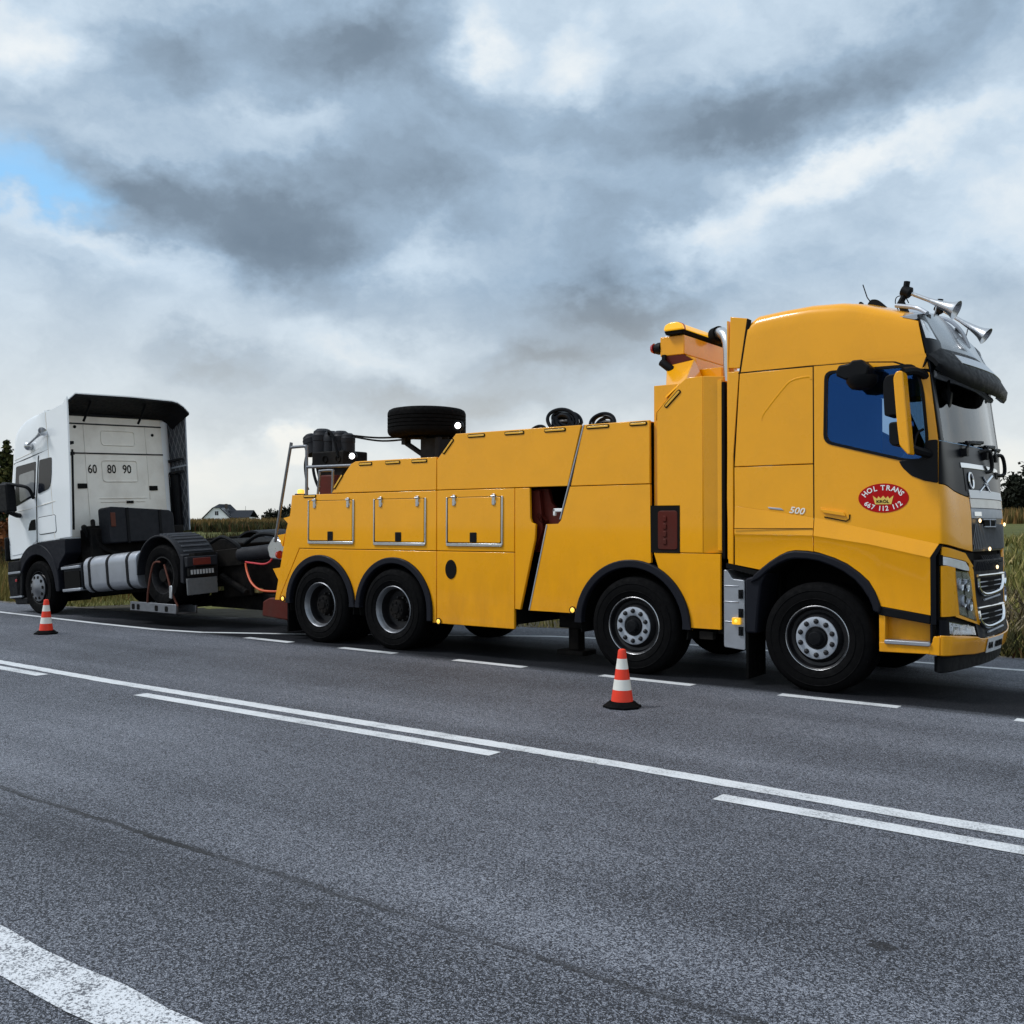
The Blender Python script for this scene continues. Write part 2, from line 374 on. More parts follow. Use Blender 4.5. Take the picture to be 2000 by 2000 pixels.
locker(-7.13, -6.25, 1.370, 1.940, -6.687, (-6.998, -6.347))
locker(-5.872, -4.975, 1.364, 1.940, -5.433, (-5.745, -5.105))
locker(-4.625, -3.767, 1.364, 1.940, -4.20, (-4.502, -3.887))
obj('fuel_port', MB().prism([(-4.56+.088*math.cos(t*math.pi/16), 1.055+.118*math.sin(t*math.pi/16)) for t in range(32)], -.008, .01), 'ink', truck, .003)
def marker(x, z, y=-.012):
    o = obj('marker_lamp', MB().ball((x, y, z), .030, 8, (1, .6, 1)), 'amberlit', truck)
    obj('lamp_base', MB().lathe([(.001, .006), (.042, .006), (.042, -.004), (.001, -.006)], 'y', 16, c=(x, y, z)), 'plastic', o)
for x, z in ((-4.75, .408), (-7.648, .567), (-2.772, .645)): marker(x, z)
# reflector strips let into the top edges
def slot(x0, z0, x1, z1, y=-.008):
    d = Vector((x1-x0, z1-z0)).normalized(); nrm = Vector((-d.y, d.x)); mk = lambda w, e: [(x0-d.x*e+nrm.x*w, z0-d.y*e+nrm.y*w), (x1+d.x*e+nrm.x*w, z1+d.y*e+nrm.y*w), (x1+d.x*e-nrm.x*w, z1+d.y*e-nrm.y*w), (x0-d.x*e-nrm.x*w, z0-d.y*e-nrm.y*w)]
    o = obj('edge_reflector', MB().prism(roundpoly(mk(.022, .012), .02), y+.002, y+.01), 'ink', truck)
    obj('reflector_strip', MB().prism(roundpoly(mk(.011, 0), .01), y-.006, y+.006), 'amberslot', o, .003)
for q in ((-7.22,2.0,-6.99,2.0),(-6.14,2.405,-5.92,2.405),(-5.66,2.405,-5.42,2.405),(-5.20,2.405,-4.96,2.405),(-4.68,2.49,-4.53,2.645),(-4.28,2.675,-4.04,2.675),(-3.72,2.675,-3.46,2.675),(-3.15,2.675,-2.88,2.675),(-2.58,2.68,-2.31,2.68),(-2.03,2.68,-1.84,2.68),(-6.62,2.10,-6.47,2.27),(-1.605,2.842,-1.445,2.99)): slot(*q)
# wheel arches
def arch(cx, cz, r0, r1, lo_l, lo_r, liner=True):
    P = arc(cx, cz, r1, 180, 0, 32); Q = arc(cx, cz, r0, 0, 180, 32)
    o = obj('wheel_arch', MB().prism([(P[0][0], lo_l)]+P+[(P[-1][0], lo_r), (Q[0][0], lo_r)]+Q+[(Q[-1][0], lo_l)], -.035, .05), 'trim', truck, .012)
    mb = MB(); pp = arc(cx, cz, r0+.03, 190, -10, 28); mb.shell([[(x, y, z) for x, z in pp] for y in (.02, .75)], lambda p: (p[0]+(p[0]-cx)*.02, p[1], p[2]+.01))
    mb.box(cx-r1, cx+r1, .72, .74, .45, cz+r1); obj('wheelhouse', mb, 'void', o)
arch(*R1, .592, .680, .515, .515); arch(*R2, .592, .672, .515, .40); arch(*R3, .622, .708, .515, .515)
# ---- wheels
def tyre_mb(r=.532, w=.31, ri=.295):
    e = .045
    out = [(ri, .012), (ri+.02, -.008), (ri+.075, -.024), (ri+.15, -.026), (r-.05, -.016), (r-.018, .002), (r-.004, .03)]
    tr = []
    for i in range(5):
        a = .03+e*.3+(w-.06-e*.6)*i/5; b = .03+e*.3+(w-.06-e*.6)*(i+1)/5
        tr += [(r, a+.006), (r, b-.006), (r-.014, b-.003), (r-.014, b+.003)]
    prof = out+tr[:-2]+[(r-.004, w-.03), (r-.018, w-.002), (r-.05, w+.016), (ri+.1, w+.024), (ri, w-.01)]
    return MB().lathe(prof, 'y', 64)
def rib_mb():
    m = MB()
    for r in (.372, .452): m.lathe([(r-.006, -.027), (r, -.031), (r+.006, -.027)], 'y', 56)
    return m
def steer_wheel(x):
    wl = obj('wheel', MB().lathe([(.294, .02), (.303, -.004), (.298, -.010), (.288, -.004), (.282, .03), (.268, .05), (.24, .055), (.222, .03), (.205, .0), (.10, -.002), (.095, .06), (.0, .06)], 'y', 56), 'rim', truck, loc=(x, 0, .515))
    obj('tyre', tyre_mb(.530, .37), 'rubber', wl); obj('sidewall_rib', rib_mb(), 'rubber', wl)
    obj('rim_flange', MB().lathe([(.299, -.006), (.3045, -.011), (.310, -.006)], 'y', 64), 'steel', wl)
    nr = obj('nut_ring', MB().lathe([(.203, .004), (.200, -.012), (.180, -.018), (.13, -.018), (.112, -.012), (.104, .03), (.104, .07)], 'y', 56), 'silver', wl)
    for k in range(10):
        a = 2*math.pi*(k+.5)/10; c = (.160*math.cos(a), 0, .160*math.sin(a))
        n = obj('wheel_nut', MB().lathe([(.026, -.017), (.026, -.022), (.019, -.024), (.017, -.046), (.010, -.052), (.0, -.052)], 'y', 8, c=c), 'rim', wl) if k == 0 else None
        if n is None:
            n = bpy.data.objects.new('wheel_nut', nut0); COL.objects.link(n); n.parent = wl; n.location = (c[0]-c00[0], 0, c[2]-c00[2])
        else: nut0 = n.data; c00 = c
    obj('hub', MB().lathe([(.103, .06), (.100, .0), (.092, -.012), (.07, -.016), (.066, -.05), (.055, -.062), (0, -.066)], 'y', 32), 'plastic', wl)
    return wl
def drive_wheel(x, parent=None, z=.515, y=0):
    wl = obj('wheel', MB().lathe([(.292, .03), (.303, -.002), (.298, -.010), (.286, -.002), (.276, .035), (.262, .06), (.255, .14), (.240, .165), (.17, .175), (.0, .178)], 'y', 56), 'rim', parent or truck, loc=(x, y, z))
    obj('tyre', tyre_mb(.530, .30), 'rubber', wl); obj('sidewall_rib', rib_mb(), 'rubber', wl)
    obj('rim_flange', MB().lathe([(.262, .055), (.274, .03), (.287, -.005), (.298, -.014), (.306, -.006)], 'y', 64), 'dullsteel', wl)
    h = MB().lathe([(.165, .172), (.16, .15), (.135, .14), (.128, .07), (.115, .05), (.06, .045), (.05, .03), (0, .028)], 'y', 32)
    for k in range(8):
        a = 2*math.pi*k/8; h.lathe([(.014, .05), (.013, .035), (0, .034)], 'y', 6, c=(.088*math.cos(a), 0, .088*math.sin(a)))
    obj('hub', h, 'frame', wl)
    for k in range(10):
        a = 2*math.pi*k/10; c = (.152*math.cos(a), 0, .152*math.sin(a))
        if k == 0: n = obj('wheel_nut', MB().lathe([(.018, .15), (.016, .12), (0, .118)], 'y', 6, c=c), 'rim', wl); nut, c0 = n.data, c
        else: n = bpy.data.objects.new('wheel_nut', nut); COL.objects.link(n); n.parent = wl; n.location = (c[0]-c0[0], 0, c[2]-c0[2])
    return wl
for x in (0, -1.995): steer_wheel(x)
for x in (-5.525, -6.895): drive_wheel(x)
tb = tyre_mb(.530, .33)
for i, (x, y) in enumerate(((0, 2.12), (-1.995, 2.12), (-5.525, 1.85), (-6.895, 1.85), (-5.525, .33), (-6.895, .33))):
    o = obj('far_wheel' if y > 1 else 'inner_wheel', tb, 'rubber', truck, loc=(x, y, .515))
    obj('rim', MB().lathe([(.3, .03), (.28, .1), (0, .12)], 'y', 24), 'rim', o)
# ---- chassis, axles and the dark core behind the panels
mb = MB()
for y in (.82, 1.60): mb.box(-8.2, 1.0, y, y+.09, .62, .92)
for x in (0, -1.995, -5.525, -6.895): mb.lathe([(.09, .3), (.09, 2.2)], 'y', 14, c=(x, 0, .5)); mb.box(x-.2, x+.2, 1.0, 1.5, .36, .64)
for x in (-7.5, -4.6, -3.2, -1.0): mb.box(x-.05, x+.05, .85, 1.65, .64, .9)
mb.box(-3.3, -2.75, .5, 2.0, .38, .8); mb.box(-4.75, -3.65, .08, 2.4, .42, 1.2)
obj('chassis_frame', mb, 'frame', truck, .01)
mb = MB(); mb.box(-7.38, -4.83, .05, 2.44, 1.24, 2.0); mb.box(-6.15, -4.83, .05, 2.44, 2.0, 2.40); mb.box(-4.78, -3.62, .05, 2.44, .45, 2.66); mb.box(-4.5, -2.75, .05, 2.44, 2.05, 2.69)
mb.box(-2.62, -1.82, .05, 2.44, 1.26, 2.69); mb.box(-3.62, -1.82, 1.2, 2.44, .8, 2.1); mb.box(-1.82, -1.0, .30, 2.44, 1.0, 2.75)
obj('body_core', mb, 'void', truck)
mb = MB(); mb.box(-7.46, -6.3, .045, 2.5, 2.0, 2.02); mb.box(-6.25, -4.78, .045, 2.5, 2.41, 2.44); mb.box(-4.47, -1.83, .045, 2.5, 2.695, 2.708)
for x in (-7.47,): mb.prism([(-7.474, 2.02), (-7.515, 1.762), (-7.597, 1.539), (-7.80, .60), (-7.76, .60), (-7.43, 2.02)], .045, 2.5)
mb.prism([(-6.66, 2.03), (-6.29, 2.415), (-6.25, 2.415), (-6.62, 2.03)], .045, 2.5); mb.prism([(-4.78, 2.42), (-4.48, 2.708), (-4.44, 2.70), (-4.74, 2.42)], .045, 2.5)
mb.prism([(-7.474, 2.022), (-7.832, .541), (-4.8, .4), (-4.8, 2.44), (-4.48, 2.71), (-1.8, 2.71), (-1.8, 1.25), (-2.8, .61), (-4.8, .4)], 2.46, 2.5)
obj('deck_plate', mb, 'yellow', truck, .004)
# red boom frame seen in the sloping gap, with a white handle
mb = MB(); mb.prism([(-3.42, 2.02), (-3.22, 2.02), (-3.18, 1.86), (-2.98, 1.66), (-2.9, 1.56), (-3.05, 1.5), (-3.2, 1.28), (-3.5, 1.28), (-3.4, 1.6)], .16, .22)
mb.prism([(-3.42, 2.0), (-3.3, 2.0), (-3.25, 1.55), (-3.36, 1.3), (-3.46, 1.3)], .09, .17)
for a in range(4): mb.lathe([(.03, .08), (.03, .15)], 'y', 12, c=(-3.30+.02*a, 0, 1.70-.02*a))
obj('boom_frame', mb, 'red', truck, .006)
mb = MB().box(-3.06, -2.90, .02, .06, 1.745, 1.785); mb.box(-3.06, -3.03, .02, .06, 1.70, 1.785); obj('grab_handle', mb, 'signwhite', truck, .008)
obj('leg_housing', MB().box(-3.20, -3.06, .55, .70, .12, .62).box(-3.32, -2.95, .48, .78, .06, .12), 'frame', truck, .01)
obj('mudflap', MB().box(-7.60, -7.575, .03, .6, .10, .62), 'rubber', truck); obj('mudflap', MB().box(-.725, -.70, .02, .45, .06, .56), 'rubber', truck)

# ---- tower behind the cab
tower_poly = [(-1.712, 1.302), (-1.712, 2.786), (-1.60, 2.90), (-1.44, 3.06), (-1.397, 3.10), (-1.36, 3.125), (-1.182, 3.125), (-1.182, 1.306), (-1.446, 1.306), (-1.446, 1.797), (-1.712, 1.797)]
tower_poly = [(-1.712, 1.797), (-1.712, 2.786), (-1.44, 3.07), (-1.37, 3.122), (-1.182, 3.125), (-1.182, 1.306), (-1.446, 1.306), (-1.446, 1.797)]
panel(tower_poly)
panel([(-1.18, 1.306), (-1.18, 3.125), (-.99, 3.118), (-.99, 1.306)], y0=lambda x, z: .0+(x+1.18)*.42, t=0, name='x') if False else obj('body_panel', MB().prism([(-1.18, 1.306), (-1.18, 3.125), (-.99, 3.115), (-.99, 1.306)], lambda x, z: (x+1.18)*.45, lambda x, z: (x+1.18)*.45+.04), 'yellow', truck, .005)
mb = MB(); mb.prism([(-1.75, 2.72), (-1.75, 3.12), (-1.60, 3.12), (-1.62, 2.9)], .28, 2.2)
mb.add([(-1.715, .0, 2.786), (-1.72, .0, 2.70), (-1.75, .28, 2.72), (-1.62, .28, 3.10), (-1.44, 0, 3.07), (-1.62, .02, 2.93)], [(0, 1, 2, 3), (0, 3, 4)])
mb.box(-1.78, -1.0, .06, 2.4, 1.33, 3.08); mb.box(-1.62, -1.25, .60, 1.8, 3.0, 3.3)
obj('tower_housing', mb, 'yellow', truck, .004, recalc=True)
obj('box_recess', MB().box(-1.80, -1.445, .005, .055, 1.302, 1.80), 'ink', truck)
mb = MB().prism(rrect(-1.705, -1.475, 1.335, 1.745, .03), -.0, .03)
for z in (1.42, 1.5, 1.58, 1.66): mb.box(-1.64, -1.60, -.012, .0, z-.03, z+.03)
obj('extinguisher_box', mb, 'red', truck, .012)
obj('box_floor', MB().box(-1.74, -1.45, -.006, .05, 1.305, 1.325), 'frame', truck)
# light box over the tower
lb = MB().prism(roundpoly([(-1.94, 3.47), (-1.94, 3.685), (-1.645, 3.685), (-1.645, 3.47)], .01), .5, 1.9)
box = obj('light_box', lb, 'yellow', truck, .012)
mb = MB(); mb.prism([(-1.86, 3.05), (-1.90, 3.36), (-1.93, 3.47), (-1.65, 3.47), (-1.53, 3.42), (-1.50, 3.05)], .55, 1.85); obj('light_post', mb, 'yellow', truck, .01)
mb = MB(); mb.add([(-1.86, .5, 3.36), (-1.52, .5, 3.40), (-1.38, .02, 3.12), (-1.62, .02, 2.93), (-1.74, .26, 3.10), (-1.86, .56, 3.0), (-1.38, .56, 3.05)], [(0, 1, 2, 3, 4), (0, 4, 5), (1, 2, 6), (0, 5, 6, 1)]); obj('post_gusset', mb, 'yellow', truck, .01)
obj('box_underside', MB().prism([(-1.93, 3.468), (-1.66, 3.468), (-1.55, 3.40), (-1.80, 3.36)], .505, .56), 'red', box)
bl = obj('beacon_bar', MB().prism(roundpoly([(-1.86, 3.735), (-1.84, 3.795), (-1.78, 3.82), (-1.70, 3.82), (-1.64, 3.795), (-1.62, 3.735)], .02), .42, 2.0), 'amber', truck, .03)
obj('beacon_base', MB().prism([(-1.86, 3.733), (-1.62, 3.733), (-1.64, 3.69), (-1.84, 3.69)], .44, 1.98), 'void', bl, .006)
for y in (.47, 1.2): obj('lens_divider', MB().prism(roundpoly([(-1.865, 3.73), (-1.843, 3.80), (-1.78, 3.825), (-1.70, 3.825), (-1.637, 3.80), (-1.615, 3.73)], .02), y, y+.025), 'redlens', bl)
wl = obj('work_lamp', MB().lathe([(.0, -.10), (.05, -.09), (.068, -.04), (.07, .0), (.0, .0)], 'x', 16, c=(-1.945, .55, 3.57)), 'plastic', truck)
obj('lens', MB().lathe([(.0, -.125), (.045, -.12), (.06, -.09), (.0, -.08)], 'x', 16, c=(-1.945, .54, 3.575)), 'redlens', wl)
cm = obj('camera_housing', MB().lathe([(0, -.09), (.045, -.09), (.045, .06), (.03, .09), (0, .09)], 'x', 14, T=Matrix.Translation((-1.83, .46, 3.345)) @ Matrix.Rotation(R(38), 4, 'Y')), 'plastic', truck)
obj('bracket', MB().box(-1.90, -1.86, .46, .5, 3.38, 3.48), 'plastic', cm)
wl = obj('work_lamp', MB().lathe([(0, -.06), (.07, -.06), (.085, .0), (.07, .03), (0, .03)], 'x', 16, c=(-1.53, 1.15, 3.75)), 'plastic', truck)
# exhaust stack
mb = MB(); mb.tube([(-1.08, .42, 2.6), (-1.08, .42, 3.42), (-1.09, .42, 3.52), (-1.13, .45, 3.60), (-1.2, .5, 3.65), (-1.27, .55, 3.66)], .062, 18)
ex = obj('exhaust_stack', mb, 'steel', truck); obj('exhaust_tip', MB().tube([(-1.24, .53, 3.65), (-1.32, .58, 3.645)], .085, 18), 'void', ex)
obj('cable_duct', MB().box(-.985, -.955, .03, .25, 1.25, 3.05), 'void', truck)

# ================================================================== CAB
def lerp(z, *kv): return float(np.interp(z, [k for k, _ in kv], [v for _, v in kv]))
def XF(z): return lerp(z, (.40, 1.34), (.55, 1.37), (.66, 1.345), (.8, 1.33), (1.35, 1.33), (1.7, 1.32), (1.85, 1.30), (2.1, 1.255), (2.35, 1.205), (2.93, 1.125), (3.1, 1.16), (3.22, 1.15), (3.6, .90), (3.77, .76))
def X0(z): return lerp(z, (1.96, 1.105), (2.35, 1.118), (3.0, 1.036), (3.5, .938))
def KK(z): return lerp(z, (1.9, .128), (2.35, .075), (3.1, .075), (3.4, .04), (3.5, .02), (3.6, .01))
def cx(y, z):
    if y > 1.25: y = 2.5-y
    xf, x0, k = XF(z), X0(z), KK(z)
    if y >= .4: return xf-k*(1.25-y)**2
    s = 2*k*.85; xe = xf-k*.7225; P = [(x0, 0), (x0+min(.08, (xe-x0)*.75), 0), (xe-s*.2, .2), (xe, .4)]
    lo, hi = 0., 1.
    for _ in range(24):
        t = (lo+hi)/2; b = (1-t)**3*P[0][1]+3*(1-t)**2*t*P[1][1]+3*(1-t)*t*t*P[2][1]+t**3*P[3][1]
        if b < y: lo = t
        else: hi = t
    return (1-t)**3*P[0][0]+3*(1-t)**2*t*P[1][0]+3*(1-t)*t*t*P[2][0]+t**3*P[3][0]
NEAR = [.0, .0012, .005, .012, .022, .038, .06, .085, .115, .15, .2, .26, .32, .4, .47, .55]
def ysub(a, b, n=None):
    if n: return [a+(b-a)*i/n for i in range(n+1)]
    return [a]+[y for y in NEAR if a+1e-4 < y < b-1e-4]+[b]
def front(ys, zlo, zhi, out=0., t=.03, nz=6, mb=None):
    mb = mb or MB(); zl = zlo if callable(zlo) else (lambda y: zlo); zh = zhi if callable(zhi) else (lambda y: zhi); rows = []
    for i in range(nz+1):
        r = []
        for y in ys:
            z = zl(y)+(zh(y)-zl(y))*i/nz; x = cx(y, z); d = Vector((x-.3, (y-1.25)*1.0)); d = Vector((1, 0)) if .5 < y < 2 else d.normalized()
            yy = y
            if out: x += out*d.x; yy = y+out*d.y
            r.append((x, yy, z))
        rows.append(r)
    def off(p):
        d = Vector((.2-p[0], 1.25-p[1])).normalized(); return (p[0]+d.x*t, p[1]+d.y*t, p[2])
    return mb.shell(rows, off)
def both(f):                                    # near and far corner pieces share one builder
    for far in (0, 1): f(far)
def mir(mb):
    m = MB(); m.v = [(x, 2.5-y, z) for x, y, z in mb.v]; m.f = [tuple(reversed(f)) for f in mb.f]; return m
# creases of the lower cab side: the band between them flares outwards
def zc1(x): return float(np.interp(x, [-.94, -.03, 1.11], [1.800, 1.665, 1.419]))
def zc2(x): return float(np.interp(x, [-.94, -.03, .5, 1.11], [1.505, 1.492, 1.415, 1.285]))
def side_y(x, z):
    a, b = zc1(x), zc2(x)
    if z >= a: return .0
    d = .034*min(1, (x+1.2)/1.2)
    if z >= b: return -d*(a-z)/(a-b)
    return -d+.012*min(1, (b-z)/.05)
def cabside(outline_lo, x0, x1, zt, mb, hole=None, upper=None, xl=None):
    """three strips: flat upper part, flared band, lower part"""
    xs_ = sorted(set([x0, x1, -.03, .5]+[x0+(x1-x0)*i/8 for i in range(9)]+[q[0] for q in outline_lo])); xs_ = [x for x in xs_ if x0 <= x <= x1]
    up = [(x, zc1(x)) for x in xs_]+(upper or [(x1, zt), (x0, zt)])
    mb.prism(up, 0, .03, hole=hole)
    if xl:
        mb.add([(xl, 0, zc1(xl)), (x1, 0, zc1(x1)), (xl, side_y(xl, zc2(xl)), zc2(xl)), (xl, .04, zc1(xl)), (x1, .04, zc1(x1)), (xl, .04, zc2(xl))], [(0, 1, 2), (3, 5, 4), (0, 3, 4, 1), (1, 4, 5, 2), (2, 5, 3, 0)])
        xs_ = [x for x in xs_ if x < xl-.01]+[xl]
    band = [[(x, side_y(x, zc1(x)-(zc1(x)-zc2(x))*k/4), zc1(x)-(zc1(x)-zc2(x))*k/4) for x in xs_] for k in range(5)]
    mb.shell(band, lambda p: (p[0], p[1]+.05, p[2]))
    lo = [[], [], []]
    for x in xs_:
        zb = float(np.interp(x, [p[0] for p in outline_lo], [p[1] for p in outline_lo])); z2 = zc2(x)
        for k, f in enumerate((0, .03, 1)):
            z = z2-(f if k < 2 else 0)*1.0 if k < 2 else zb
            z = max(z, zb); lo[k].append((x, side_y(x, z2-.0)+(.012 if k else .0), z))
    mb.shell(lo, lambda p: (p[0], p[1]+.04, p[2]))
    return mb
fen_o = [(-.62, 1.10), (-.56, 1.155), (-.46, 1.235), (-.362, 1.297), (-.28, 1.335), (-.202, 1.349), (-.08, 1.345), (.045, 1.327), (.18, 1.285), (.30, 1.232), (.42, 1.148), (.50, 1.075), (.555, .985), (.59, .90), (.606, .848)]
lo_rear = [(-.835, 1.195), (-.56, 1.150)]+fen_o[2:9]; lo_door = [(-.018, 1.342)]+fen_o[7:]+[(1.035, .79), (1.05, 1.30), (1.11, 1.40)]
lo_door = [(-.018, 1.342), (.045, 1.327), (.18, 1.285), (.30, 1.232), (.42, 1.148), (.50, 1.075), (.555, .985), (.59, .90), (.606, .848), (1.037, .787)]
# rear side panel in pieces (upper, middle, lower)
panel([(-.835, 2.18), (-.775, 3.112), (-.024, 3.112), (-.026, 2.18)], name='cab_side')
obj('pressed_groove', MB().tube(smooth([(-.545, 2.63, 0), (-.52, 2.70, 0), (-.30, 2.95, 0), (-.22, 3.0, 0), (-.12, 3.015, 0), (-.06, 3.015, 0), (-.045, 2.99, 0)]), .011, 6, T=Matrix(((1,0,0,0),(0,0,.35,.0),(0,1,0,0),(0,0,0,1)))), 'yellow', truck)
mb = cabside(lo_rear, -.835, -.026, 2.172, MB()); obj('cab_side', mb, 'yellow', truck, .004)
mb = MB().box(-.835, -.026, -.03, -.022, 1.555, 1.561); obj('panel_gap', mb, 'ink', truck)
# door with its window
win = roundpoly([(.098, 2.39), (.108, 2.995), (.16, 3.035), (.93, 3.0), (.985, 2.80), (1.03, 2.335), (.99, 2.19), (.80, 2.195)], .06)
win = roundpoly([(.100, 2.392), (.112, 3.030), (.905, 3.022), (.965, 2.80), (1.0, 2.36), (.985, 2.185), (.83, 2.190)], .07)
door = MB()
up_out = [(1.105, 1.96), (.98, 1.99), (.875, 2.036), (.80, 2.11), (.765, 2.17), (.83, 2.176), (1.0, 2.17), (1.01, 2.36), (1.095, 2.36), (1.035, 2.96), (.915, 3.0), (.72, 3.075), (.4, 3.106), (-.018, 3.112)]
up_out = [(1.105, 1.96), (1.108, 2.33), (1.10, 2.40), (1.035, 2.955), (.915, 3.0), (.72, 3.075), (.4, 3.106), (-.018, 3.112)]
cabside(lo_door, -.018, 1.105, 3.11, door, hole=win, upper=up_out, xl=1.037)
door = obj('cab_door', door, 'yellow', truck, .004)
ws_ = MB(); oo = roundpoly([(.072, 2.372), (.086, 3.055), (.925, 3.047), (.99, 2.81), (1.028, 2.36), (1.01, 2.16), (.83, 2.163)], .08)
ws_.prism(oo, -.008, .034, hole=win); obj('window_seal', ws_, 'gloss', door)
obj('window', MB().prism(win, .012, .016), 'sideglass', door)
mb = MB().prism(roundpoly([(1.104, 1.962), (.98, 1.99), (.875, 2.036), (.80, 2.11), (.765, 2.172), (.83, 2.180), (1.0, 2.178), (1.02, 2.35), (1.104, 2.352)], .02), -.010, .004); obj('mirror_panel', mb, 'gloss', door, .004)
obj('door_gap', MB().prism([(-.029, 1.50), (-.029, 3.115), (-.0195, 3.115), (-.0195, 1.50), (.052, 1.33), (.040, 1.33)], -.002, .02), 'ink', truck)
dh = MB(); dh.prism(roundpoly([(.03, 1.765), (.30, 1.72), (.325, 1.64), (.29, 1.625), (.075, 1.665)], .03), -.004, .0)
obj('handle_recess', dh, 'yellow', door, .003)
obj('door_handle', MB().prism(roundpoly([(.045, 1.745), (.27, 1.71), (.29, 1.672), (.075, 1.708)], .015), -.026, -.006), 'yellow', door, .008)
obj('handle_shadow_line', MB().tube([(.08, -.005, 1.668), (.285, -.005, 1.628), (.315, -.005, 1.645), (.32, -.005, 1.69)], .006, 6), 'void', door)
obj('door_step_trim', MB().prism([(.60, .845), (1.035, .785), (1.035, .705), (.575, .768)], -.02, .05), 'plastic', truck, .008)
# far side and rear wall of the cab, floor, roof lining, seats, dashboard, wheel
mb = MB(); mb.prism(up_out[::-1]+[(-.835, 3.112), (-.835, 1.2), (1.1, .8)], 2.47, 2.5, hole=[(.15, 2.3), (.15, 3.0), (.9, 3.0), (.98, 2.3)])
mb.box(-.83, -.80, .03, 2.47, 1.2, 3.1); obj('cab_side', mb, 'yellow', truck)
obj('window', MB().prism([(.15, 2.3), (.15, 3.0), (.9, 3.0), (.98, 2.3)], 2.48, 2.484), 'sideglass', truck)
mb = MB(); mb.box(-.8, 1.05, .05, 2.45, 1.36, 1.40); mb.box(-.8, .95, .04, 2.46, 3.06, 3.10); mb.box(.93, 1.10, .06, 2.44, 1.4, 2.2); mb.prism([(.72, 2.15), (.8, 2.26), (1.08, 2.28), (1.08, 2.1)], .06, 2.44)
obj('cab_interior', mb, 'inside', truck, .02)
for y in (.30, 1.65):
    s = MB(); s.prism(roundpoly([(-.25, 1.75), (.32, 1.75), (.34, 1.88), (-.1, 1.9), (-.2, 2.55), (-.3, 2.72), (-.4, 2.55), (-.36, 1.85)], .05), y, y+.52); obj('seat', s, 'inside', truck, .03)
obj('curtain', MB().box(-.72, -.03, .06, .075, 1.6, 3.05).box(-.10, -.085, .08, 2.4, 1.7, 3.05), 'curtain', truck)
mb = MB(); mb.lathe([(.20+.016*math.cos(a), .016*math.sin(a)) for a in np.linspace(0, 2*math.pi, 9)[:-1]], 'z', 28, close=True, T=Matrix.Translation((.58, 1.95, 2.2)) @ Matrix.Rotation(R(-35), 4, 'Y')); mb.tube([(.58, 1.95, 2.2), (.8, 1.95, 2.1)], .04); obj('steering_wheel', mb, 'plastic', truck)
# raised roof
def roof_ring(z, n=10):
    zr = lerp(z, (3.0, 0), (3.58, .018), (3.66, .07), (3.72, .20))
    xb = lerp(z, (3.12, -.758), (3.64, -.672), (3.70, -.62), (3.72, -.60)); return xb, zr
def rooftop(x): return float(np.interp(x, [-.67, -.61, -.35, -.06, .234, .39, .66, .939, 1.0], [3.655, 3.70, 3.722, 3.735, 3.718, 3.69, 3.60, 3.505, 3.49]))
# smooth roof: cross sections along x
rows = []; xs_ = [-.675, -.665, -.63, -.60, -.5, -.35, -.2, -.06, .08, .234, .39, .52, .66, .80, .93]
for x in xs_:
    zt = rooftop(x); fr = lerp(x, (.7, 0), (.93, .0)); half = [(0, None), (.002, zt-.20), (.010, zt-.115), (.022, zt-.075), (.045, zt-.045), (.085, zt-.022), (.15, zt-.006), (.26, zt+.01), (.5, zt+.05), (.9, zt+.10), (1.25, zt+.13)]
    r = []
    for y, z in half:
        if z is None:
            r += [(x, 0, 3.124)]
        else: r.append((x, y, z))
    full = r+[(p[0], 2.5-p[1], p[2]) for p in r[::-1][1:]]; rows.append(full)
def shiftrow(row, f): return [(f(p), p[1], p[2]) for p in row]
rows[0] = [(-.675-(3.655-p[2])*.165 if p[2] < 3.655 else -.675, p[1], p[2]) for p in rows[0]]; rows[1] = [(-.665-(3.655-p[2])*.165 if p[2] < 3.655 else -.665, p[1], p[2]) for p in rows[1]]
rows[-1] = [(p[0]-.008+max(0, (3.505-p[2]))*.20-(.10 if .03 < p[1] < 2.47 else 0), p[1], p[2]-(.03 if .03 < p[1] < 2.47 else 0)) for p in rows[-1]]
# lower front corner of the roof side follows the A-pillar
mb = MB().grid(rows); k = len(rows[0]); mb.f.append(tuple(range(k))); mb.f.append(tuple(range(len(rows)*k-1, (len(rows)-1)*k-1, -1)))
obj('roof', mb, 'yellow', truck, 0, 50)
mb = MB().prism([(.005, 3.12), (.4, 3.114), (.73, 3.083), (.92, 3.006), (1.028, 2.99), (1.004, 3.13), (-.1, 3.13)], 0.001, .03); obj('roof_skirt', mb, 'yellow', truck)
obj('roof_gap', MB().prism([(-.83, 3.113), (-.83, 3.123), (.4, 3.117), (.74, 3.085), (.92, 3.01), (.915, 3.0), (.72, 3.076), (.4, 3.107)], .0005, .02), 'ink', truck)
# black front corners of the roof with lamp windows, on the plan of the cab front
mb = MB(); 
def rz0(y): return 3.00
def rz1(y): return lerp(y if y < 1.25 else 2.5-y, (0, 3.49), (.3, 3.53), (.6, 3.60), (1.25, 3.72))
front([0, .003, .012, .03, .06, .1, .16, .24], 2.985, lambda y: rz1(y), .003, .03, 6, mb); obj('roof_front_corner', mb, 'gloss', truck); obj('roof_front_corner', mir(mb), 'gloss', truck)
obj('roof_front', front(ysub(.245, 2.255, 16), 3.0, rz1, .0, .03, 6), 'skysheen', truck)  # yellow roof front coloured dark grey for its sky reflection
mb = MB()
top = [[(cx(y, rz1(y))-.01-(.30)*i/4, y, rz1(y)+lerp(y if y < 1.25 else 2.5-y, (0, .0), (.3, .06), (1.25, .10))*math.sin(i/4*1.4)) for y in ysub(.03, 2.47, 18)] for i in range(5)]
